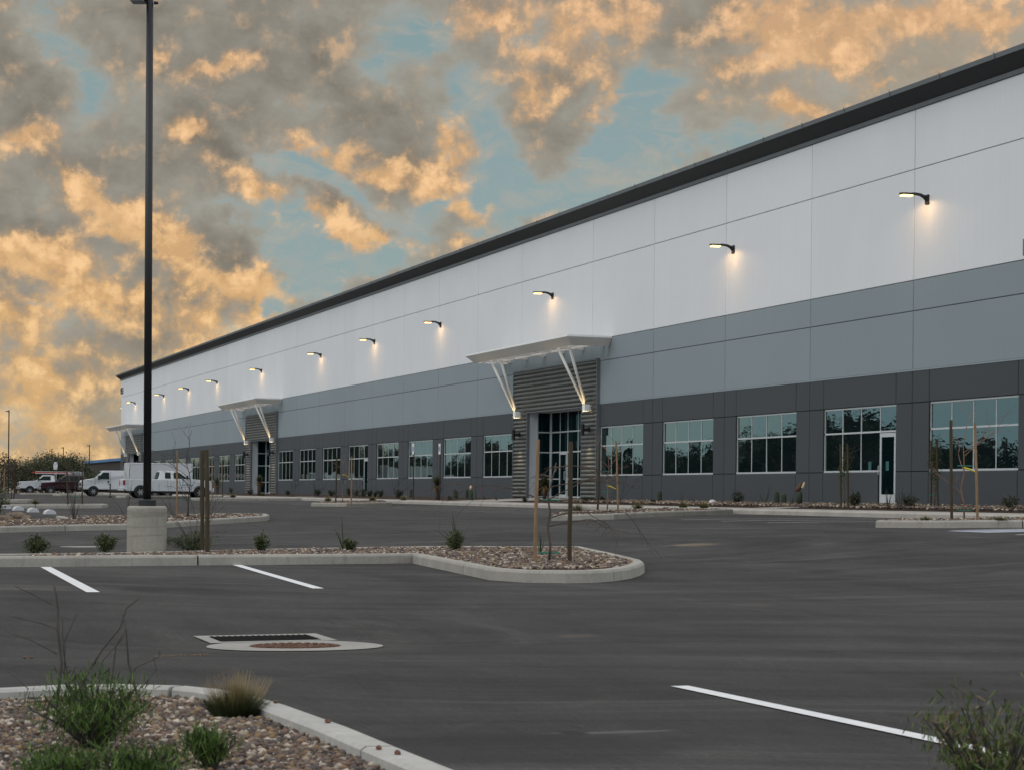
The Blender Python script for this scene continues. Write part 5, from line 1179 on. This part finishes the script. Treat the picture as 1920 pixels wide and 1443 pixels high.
mb = MB(); mb.tube([(-1.1, 1.0, .0), (-1.1, 1.0, .95)], .045, 8); mb.box((-1.22, .9, 0), (-.98, 1.1, .06)); mb.tube([(-1.1, 1.0, .9), (-1.3, 1.0, .98)], .02, 6); mb.build('jack', M['blackrough'], t_)
for x in (1.9, 2.8): wheel(t_, x, .12, .34, .22, side=-1); wheel(t_, x, 1.98, .34, .22)
mb = MB(); mb.tube([(0, 0, 0), (0, 0, .18)], .1, 10); o = mb.build('gas_can', M['red'], loc=(a.x-.55, a.y+.5, zt+.5)); tag(o, 'small red can on the trailer tongue', 'can')
# ------------------------------------------------------------------ far things
bb = empty('metal_building', (41, 255, .6), 0, 'low brown metal building with bright blue roof trim beyond the warehouse', 'building')
mb = MB(); mb.box((0, -5, -.5), (30, 79, 4.6))
for y in np.arange(-4.5, 79, .9): mb.box((-.06, y, -.5), (0, y+.2, 4.55))
mb.build('wall', M['brownwall'], bb)
mb = MB(); mb.box((-.35, -5.2, 4.6), (30, 79.6, 5.0)); mb.build('roof', M['bluemetal'], bb)
mb = MB(); mb.box((-.12, 77.6, -.5), (-.01, 79.1, 4.6)); mb.build('corner_post', M['bluemetal'], bb)
def tree(loc, h, r, n, lab, seed, cols=OLIVE, name='desert_tree', grp='olive trees beyond the car park', leaf=.22, sparse=1.0):
    R = random.Random(seed); t_ = empty(name, loc, 0, lab, 'tree', grp); mb = MB(); tips = []
    for k in range(5):
        a = R.uniform(0, 6.28); d = Vector((math.cos(a)*.6, math.sin(a)*.6, 1.2)); mid_ = Vector((math.cos(a)*r*.3, math.sin(a)*r*.3, h*.4))
        mb.tube([(0, 0, 0), mid_*.4+UP*h*.05, mid_], [.14, .11, .06], 6)
        for j in range(4): tips.append(branch(mb, mid_, d+Vector((R.gauss(0, .5), R.gauss(0, .5), R.gauss(.2, .3))), h*.4, .05, 1, R, 0, .6))
    mb.build('trunk', M['bark'], t_)
    cen = []
    for k in range(60):
        a = R.uniform(0, 6.28); q = R.uniform(0, 1)**.5*r; zz = h*(.30+.68*(1-(q/r)**2)**.5*R.uniform(.3, 1)); cen.append(Vector((math.cos(a)*q, math.sin(a)*q, zz)))
    cen += tips; leaves('crown', cen, n, leaf, (.45*sparse, .45*sparse, .38), cols, t_, seed, .4, .3)
    return t_
for k, (px, ty, d, r, n, lab) in enumerate(((2, 854, 235, 1.9, 900, 'sparse olive tree at the left photo edge'), (30, 858, 240, 1.6, 900, 'slim sparse tree right of the distant left pole'), (42, 884, 250, 2.0, 1200, 'low olive tree left of the gap in the trees'), (78, 862, 250, 2.4, 2300, 'olive tree at the left end of the dense clump'), (97, 846, 262, 2.6, 2600, 'tallest olive tree of the dense clump'), (118, 856, 256, 2.4, 2600, 'olive tree in the middle of the dense clump'), (133, 851, 250, 2.2, 2300, 'olive tree right in the dense clump behind the maroon pickup'), (148, 868, 252, 1.8, 1500, 'olive tree at the right end beside the blue trimmed building'))):
    p = atdepth(px, ty, d); tree(Vector((p.x, p.y, .5)), p.z-.3, r, int(n*1.5), lab, 200+k, sparse=.8 if k < 2 else 1)
# low scrub far off
def scrubline(name, pts, n, h, spread, cols, lab, seed, leaf=.3):
    R = random.Random(seed); cen = []
    for k in range(260 if abs(pts[0][1]-400) > 1 else 900):
        f = R.random()*(len(pts)-1); i = int(f); p = Vector(pts[i]).lerp(Vector(pts[i+1]), f-i); hh = h*(.55+.45*math.sin(f*7.3)*math.sin(f*3.1+1)+R.uniform(-.1, .25)); cen.append(p+Vector((R.gauss(0, spread), R.gauss(0, spread), R.random()*max(.5, hh))))
    o = leaves(name, cen, n*(2 if abs(pts[0][1]-400) < 1 else 1), leaf, (1.1, 1.1, .35) if leaf < .9 else (1.3, 2.6, .6), cols, None, seed, .5, .2); tag(o, lab, 'scrub', kind='stuff'); return o
scrubline('scrub', [tuple(atdepth(-120, 915, 290)), tuple(atdepth(60, 915, 290)), tuple(atdepth(170, 915, 300))], 9000, 2.2, 2, OLIVE+[(.03, .035, .02)], 'dark low scrub beyond the parked pickups', 5)
# wood on the opposite side of the car park, mirrored in the windows
for k, (y0, y1, h) in enumerate(((60, 190, 7.6), (190, 300, 7.8), (300, 400, 7.8), (400, 780, 11.5))):
    scrubline('woodland', [(-42, y0, .3), (-40, y1, .3)], 17000, h, 1.5, [(.018, .022, .012), (.028, .03, .015), (.012, .015, .008)], ('dark wood across the car park, near stretch', 'dark wood across the car park, middle stretch', 'dark wood across the car park, far stretch', 'dark wood across the car park, farthest stretch')[k], 11+k, leaf=1.0)
for k, (y0, y1, h) in enumerate(((60, 190, 6.6), (190, 300, 6.8), (300, 400, 6.8), (400, 780, 10.5))):  # leaf backing added, coloured darkest, so the mirrored wood reads dark
    scrubline('woodland', [(-46, y0, .0), (-44, y1, .0)], 5000, h, 1.0, [(.010, .012, .007), (.016, .018, .009)], 'unseen backing of darkened leaves in the wood across the car park, %s part' % ('near', 'middle', 'far', 'farthest')[k], 31+k, leaf=2.4)
# white satellite dish like sign
p = atdepth(104, 872, 245); t_ = empty('street_sign', (p.x, p.y, .5), 0, 'small white sign on a post in front of the olive trees', 'sign')
mb = MB(); mb.tube([(0, 0, 0), (0, 0, p.z-.5)], .05, 6); mb.build('post', M['blackrough'], t_); mb = MB(); mb.prism([(-.22, -.45), (.18, -.5), (.25, .05), (.15, .4), (-.12, .45), (-.25, .1)], -.03, .03, 'y'); o = mb.build('sign_plate', M['stonesign'], t_, loc=(0, -.1, p.z-.5))
# ------------------------------------------------------------------ sky, sun, camera
wd = bpy.data.worlds.new('World'); SC.world = wd; wd.use_nodes = True
t = NT(wd); t.n.clear()
SUN_EL, SUN_AZ = math.radians(38), math.radians(-105)     # azimuth from +Y towards +X
def sdir(px, py): d = ray(px, py); return math.degrees(math.atan2(d.x, d.y)), math.degrees(math.atan2(d.z, math.hypot(d.x, d.y)))
# cloud field: node group shared by two taps
grp = bpy.data.node_groups.new('cloud_field', 'ShaderNodeTree')
grp.interface.new_socket('P', in_out='INPUT', socket_type='NodeSocketVector'); grp.interface.new_socket('D', in_out='OUTPUT', socket_type='NodeSocketFloat')
class GN(NT):
    def __init__(s, tree_): s.t = tree_; s.n = tree_.nodes; s.l = tree_.links
def blobsum(T, vec, blobs):
    acc = None
    for (px, py, rx, ry, rot, amp) in blobs:
        a, e_ = sdir(px, py); sx, sy = math.degrees(rx/FP), math.degrees(ry/FP)
        mp = T.n.new('ShaderNodeMapping'); mp.vector_type = 'TEXTURE'; T.l.new(vec, mp.inputs[0])
        mp.inputs['Location'].default_value = (a, e_, 0); mp.inputs['Rotation'].default_value = (0, 0, -math.radians(rot)); mp.inputs['Scale'].default_value = (sx*1.9, sy*1.9, 1)
        gr = T.n.new('ShaderNodeTexGradient'); gr.gradient_type = 'QUADRATIC_SPHERE'; T.l.new(mp.outputs[0], gr.inputs[0])
        acc = T.math('MULTIPLY_ADD', gr.outputs['Fac'], amp, acc if acc is not None else 0.0)
    return acc
HOLES = [(105, 80, 50, 80, -40, .8), (160, 160, 40, 60, 0, .5), (800, 75, 70, 60, 0, .7), (860, 190, 70, 70, 0, .7), (700, 140, 60, 25, 0, .5), (540, 312, 90, 26, 25, .8), (640, 355, 100, 28, 25, .8), (410, 398, 50, 30, 0, .6), (540, 440, 90, 60, 45, 1.0), (600, 520, 90, 45, 20, 1.0), (700, 490, 90, 36, -15, .8), (925, 290, 60, 140, 0, 1.0), (830, 395, 60, 30, 0, .7),
         (1150, 260, 90, 90, 0, .8), (1180, 160, 50, 50, 0, .5), (1080, 340, 150, 50, -15, .9), (1260, 290, 130, 55, -15, .7), (1420, 250, 110, 50, -20, .5), (960, 400, 70, 50, 0, .6), (60, 585, 40, 16, 20, .5), (190, 600, 30, 25, 0, .5), (250, 590, 20, 20, 0, .3), (1000, 60, 40, 40, 0, .3), (520, 560, 30, 22, 30, .7), (760, 430, 60, 25, 0, .5), (1560, 175, 60, 30, 0, .3)]
THICK = [(560, 60, 190, 110, 0, .5), (640, 180, 170, 90, 0, .6), (790, 240, 120, 70, 0, .4), (60, 150, 110, 110, 0, .5), (300, 270, 170, 120, 20, .5), (430, 450, 50, 55, 0, .8), (160, 420, 150, 60, 10, .3), (620, 390, 100, 30, 30, .5), (440, 540, 110, 50, 10, .5), (200, 500, 200, 60, 10, .3), (720, 455, 80, 30, 10, .5), (1050, 60, 120, 60, 0, .3), (1300, 60, 120, 90, 0, .35), (1600, 60, 240, 80, 0, .45)]
T = GN(grp); gi = T.n.new('NodeGroupInput'); go = T.n.new('NodeGroupOutput'); v = gi.outputs[0]
def warp(T, v, scale, det, amp, rough=.6):
    wv = T.add('ShaderNodeTexNoise', i_Scale=scale, i_Detail=det, i_Roughness=rough); T.l.new(v, wv.inputs['Vector'])
    sub = T.n.new('ShaderNodeVectorMath'); sub.operation = 'SUBTRACT'; T.l.new(wv.outputs['Color'], sub.inputs[0]); sub.inputs[1].default_value = (.5, .5, .5)
    scl = T.n.new('ShaderNodeVectorMath'); scl.operation = 'MULTIPLY_ADD'; T.l.new(sub.outputs[0], scl.inputs[0]); scl.inputs[1].default_value = (amp, amp, 0); T.l.new(v, scl.inputs[2]); return scl.outputs[0]
vw = warp(T, v, .5, 7, 3.0, .62)
hol = blobsum(T, vw, HOLES); thk = blobsum(T, vw, THICK)
n1 = T.noise(T.mapping(v, (.8, 1.15, 1), rot=(0, 0, .5)), .42, 9, .60, .2)
D = T.math('ADD', T.math('MULTIPLY_ADD', n1, 1.7, -.18), T.math('SUBTRACT', T.math('MULTIPLY', thk, .30), T.math('MULTIPLY', hol, .78)))
T.l.new(D, go.inputs[0])
tc = t.add('ShaderNodeTexCoord').outputs['Generated']
sp = t.add('ShaderNodeSeparateXYZ'); t.l.new(tc, sp.inputs[0])
az = t.math('MULTIPLY', t.math('ARCTAN2', sp.outputs[0], sp.outputs[1]), 57.2958)
hz = t.math('SQRT', t.math('ADD', t.math('MULTIPLY', sp.outputs[0], sp.outputs[0]), t.math('MULTIPLY', sp.outputs[1], sp.outputs[1])))
el = t.math('MULTIPLY', t.math('ARCTAN2', sp.outputs[2], hz), 57.2958)
cb = t.add('ShaderNodeCombineXYZ', i_0=az, i_1=el)
g_ = t.n.new('ShaderNodeGroup'); g_.node_tree = grp; t.l.new(cb.outputs[0], g_.inputs[0]); D0 = g_.outputs[0]
cover = t.add('ShaderNodeMapRange', interpolation_type='SMOOTHSTEP', i_Value=D0, i_From_Min=.22, i_From_Max=.56).outputs[0]
WARM = [(50, 265, 65, 32, 0, .8), (150, 350, 60, 22, 25, .6), (400, 120, 80, 26, -15, .8), (280, 80, 35, 25, 20, .6), (350, 232, 45, 28, 0, .9), (600, 300, 65, 26, 20, .8), (730, 330, 85, 36, 15, .9), (850, 270, 60, 60, 0, .9), (490, 370, 90, 28, 35, .9), (620, 430, 120, 32, 35, 1.0), (705, 470, 60, 28, 0, .9), (240, 420, 140, 38, 30, .9), (330, 450, 45, 32, 0, .9), (840, 378, 40, 36, 0, .9), (60, 480, 120, 45, 0, .9), (160, 560, 110, 60, 0, .8), (450, 535, 95, 36, 10, 1.0), (500, 570, 70, 30, 40, .8), (380, 610, 140, 70, 0, .7), (60, 700, 70, 70, 0, .9), (40, 800, 90, 70, 0, .8), (180, 690, 90, 50, 0, .4), (150, 830, 120, 50, 0, .6), (20, 600, 40, 50, 0, .6), (910, 410, 70, 36, -20, .8), (610, 508, 34, 16, 0, .8), (1000, 180, 50, 60, 20, .6), (1070, 60, 140, 90, 0, .6), (1150, 190, 40, 32, 0, .8), (1130, 275, 26, 50, -20, .6), (1060, 370, 100, 28, -5, .8), (1490, 208, 46, 34, 0, 1.0), (1560, 70, 140, 70, 0, .8), (1720, 30, 180, 40, 0, .6), (1450, 60, 110, 80, 0, .6), (1340, 120, 50, 40, 0, .3), (1640, 158, 36, 14, 0, .7), (1860, 40, 110, 50, 0, .6), (900, 30, 80, 50, 0, .5), (1200, 40, 60, 60, 0, .4)]
wvec = warp(t, cb.outputs[0], .75, 8, 2.3, .64); vwv = warp(t, cb.outputs[0], .35, 3, 1.6)
warm = blobsum(t, wvec, WARM)
p0 = t.noise(cb.outputs[0], .85, 9, .60, .15); p1 = t.noise(t.mapping(cb.outputs[0], loc=(.26, -.44, 0)), .85, 9, .60, .15)
lit = t.math('SUBTRACT', p0, p1)      # brighter on the flank that looks down and right
puff = t.math('ABSOLUTE', t.math('MULTIPLY_ADD', p0, 2.0, -1.0))
wc = t.math('MINIMUM', warm, 1.0)
wf = t.math('ADD', t.math('MULTIPLY', wc, t.math('MULTIPLY_ADD', lit, 2.4, 1.15)), t.math('ADD', t.math('MULTIPLY', lit, .55), t.math('MULTIPLY_ADD', p0, .8, -.44)))
wm = t.add('ShaderNodeMapRange', interpolation_type='SMOOTHSTEP', i_Value=wf, i_From_Min=-.04, i_From_Max=.72).outputs[0]
hi = t.math('MULTIPLY', wm, t.ramp(t.math('ADD', t.math('MULTIPLY', lit, 1.8), t.math('MULTIPLY', puff, .9)), .0, .52))
elf = t.ramp(el, 1.0, 13.0)
grey = t.mix(t.ramp(t.math('ADD', D0, t.math('MULTIPLY', p0, .5)), .55, 1.35), (.38, .365, .315), (.170, .150, .122))
grey = t.mix(t.math('MULTIPLY', t.ramp(lit, .0, .2), .5), grey, (.40, .34, .26))
grey = t.mix(t.math('MULTIPLY', t.ramp(az, 22, 30), .45), grey, (.50, .42, .32))
warmc = t.mix(elf, (.66, .40, .17), (.60, .375, .21))
hic = t.mix(elf, (.97, .64, .31), (.90, .56, .31))
cl = t.mix(wm, grey, warmc); cl = t.mix(hi, cl, hic)
cl = t.mix(t.math('MULTIPLY', t.ramp(el, 5, 0.0), .40), cl, (.60, .44, .25))
sky = t.add('ShaderNodeTexSky', sky_type='NISHITA'); sky.sun_disc = False; sky.sun_elevation = SUN_EL; sky.sun_rotation = SUN_AZ; sky.dust_density = 2.0; sky.ozone_density = 1.5
skc = t.n.new('ShaderNodeVectorMath'); skc.operation = 'SCALE'; t.l.new(sky.outputs[0], skc.inputs[0]); skc.inputs['Scale'].default_value = .075
blue = t.mix(.82, skc.outputs[0], t.mix(elf, (.34, .42, .41), (.255, .36, .36)))
veil = t.noise(t.mapping(vwv, (.5, 1.4, 1), rot=(0, 0, .55)), .9, 9, .66, .3)
blue = t.mix(t.math('MULTIPLY', t.ramp(veil, .46, .70), .6), blue, t.mix(t.ramp(p0, .4, .6), (.42, .39, .34), (.60, .44, .30)))
front_c = t.mix(cover, blue, cl)
# the rest of the sky (overhead and behind the viewer): bright, cool, broken overcast
dn = t.noise(tc, 2.2, 6, .6, .4)
oc = t.mix(t.ramp(dn, .35, .65), (.80, .88, 1.0), (1.12, 1.10, 1.08))
low = t.mix(t.ramp(dn, .42, .60), (.42, .62, .80), (.80, .84, .70))
oc = t.mix(t.ramp(el, 26, 6), oc, low)
azd = t.math('ABSOLUTE', t.math('SUBTRACT', az, 20))
ff = t.math('MULTIPLY', t.add('ShaderNodeMapRange', interpolation_type='SMOOTHSTEP', i_Value=azd, i_From_Min=46, i_From_Max=22).outputs[0], t.add('ShaderNodeMapRange', interpolation_type='SMOOTHSTEP', i_Value=el, i_From_Min=40, i_From_Max=20).outputs[0])
fin = t.mix(ff, oc, front_c)
fin = t.mix(t.ramp(el, 0, -2), fin, (.12, .11, .10))
bg = t.add('ShaderNodeBackground', i_Strength=1.0); t.l.new(fin, bg.inputs[0]); ow = t.add('ShaderNodeOutputWorld'); t.l.new(bg.outputs[0], ow.inputs[0])
wd.cycles.sampling_method = 'MANUAL'; wd.cycles.sample_map_resolution = 512
L = bpy.data.lights.new('sun', 'SUN'); L.energy = .5; L.angle = math.radians(20); L.color = (1, .95, .88)
so = bpy.data.objects.new('sun', L); COL.objects.link(so)
sd = Vector((math.sin(SUN_AZ)*math.cos(SUN_EL), math.cos(SUN_AZ)*math.cos(SUN_EL), math.sin(SUN_EL))); so.rotation_euler = sd.to_track_quat('Z', 'Y').to_euler()
cam = bpy.data.cameras.new('camera'); co = bpy.data.objects.new('camera', cam); COL.objects.link(co); SC.camera = co
cam.sensor_width = 36; cam.lens = 36*FP/1920; cam.shift_y = (926.5-721.5)/1920; cam.clip_end = 6000; cam.clip_start = .1
xa = CXA.normalized(); za = -FW; ya = za.cross(xa).normalized()
co.matrix_world = Matrix(((xa.x, ya.x, za.x, 0), (xa.y, ya.y, za.y, 0), (xa.z, ya.z, za.z, CZ), (0, 0, 0, 1)))
cam.dof.use_dof = True; cam.dof.focus_distance = 32; cam.dof.aperture_fstop = 11
SC.view_settings.view_transform = 'Standard'; SC.view_settings.look = 'None'; SC.view_settings.exposure = 0; SC.view_settings.gamma = 1
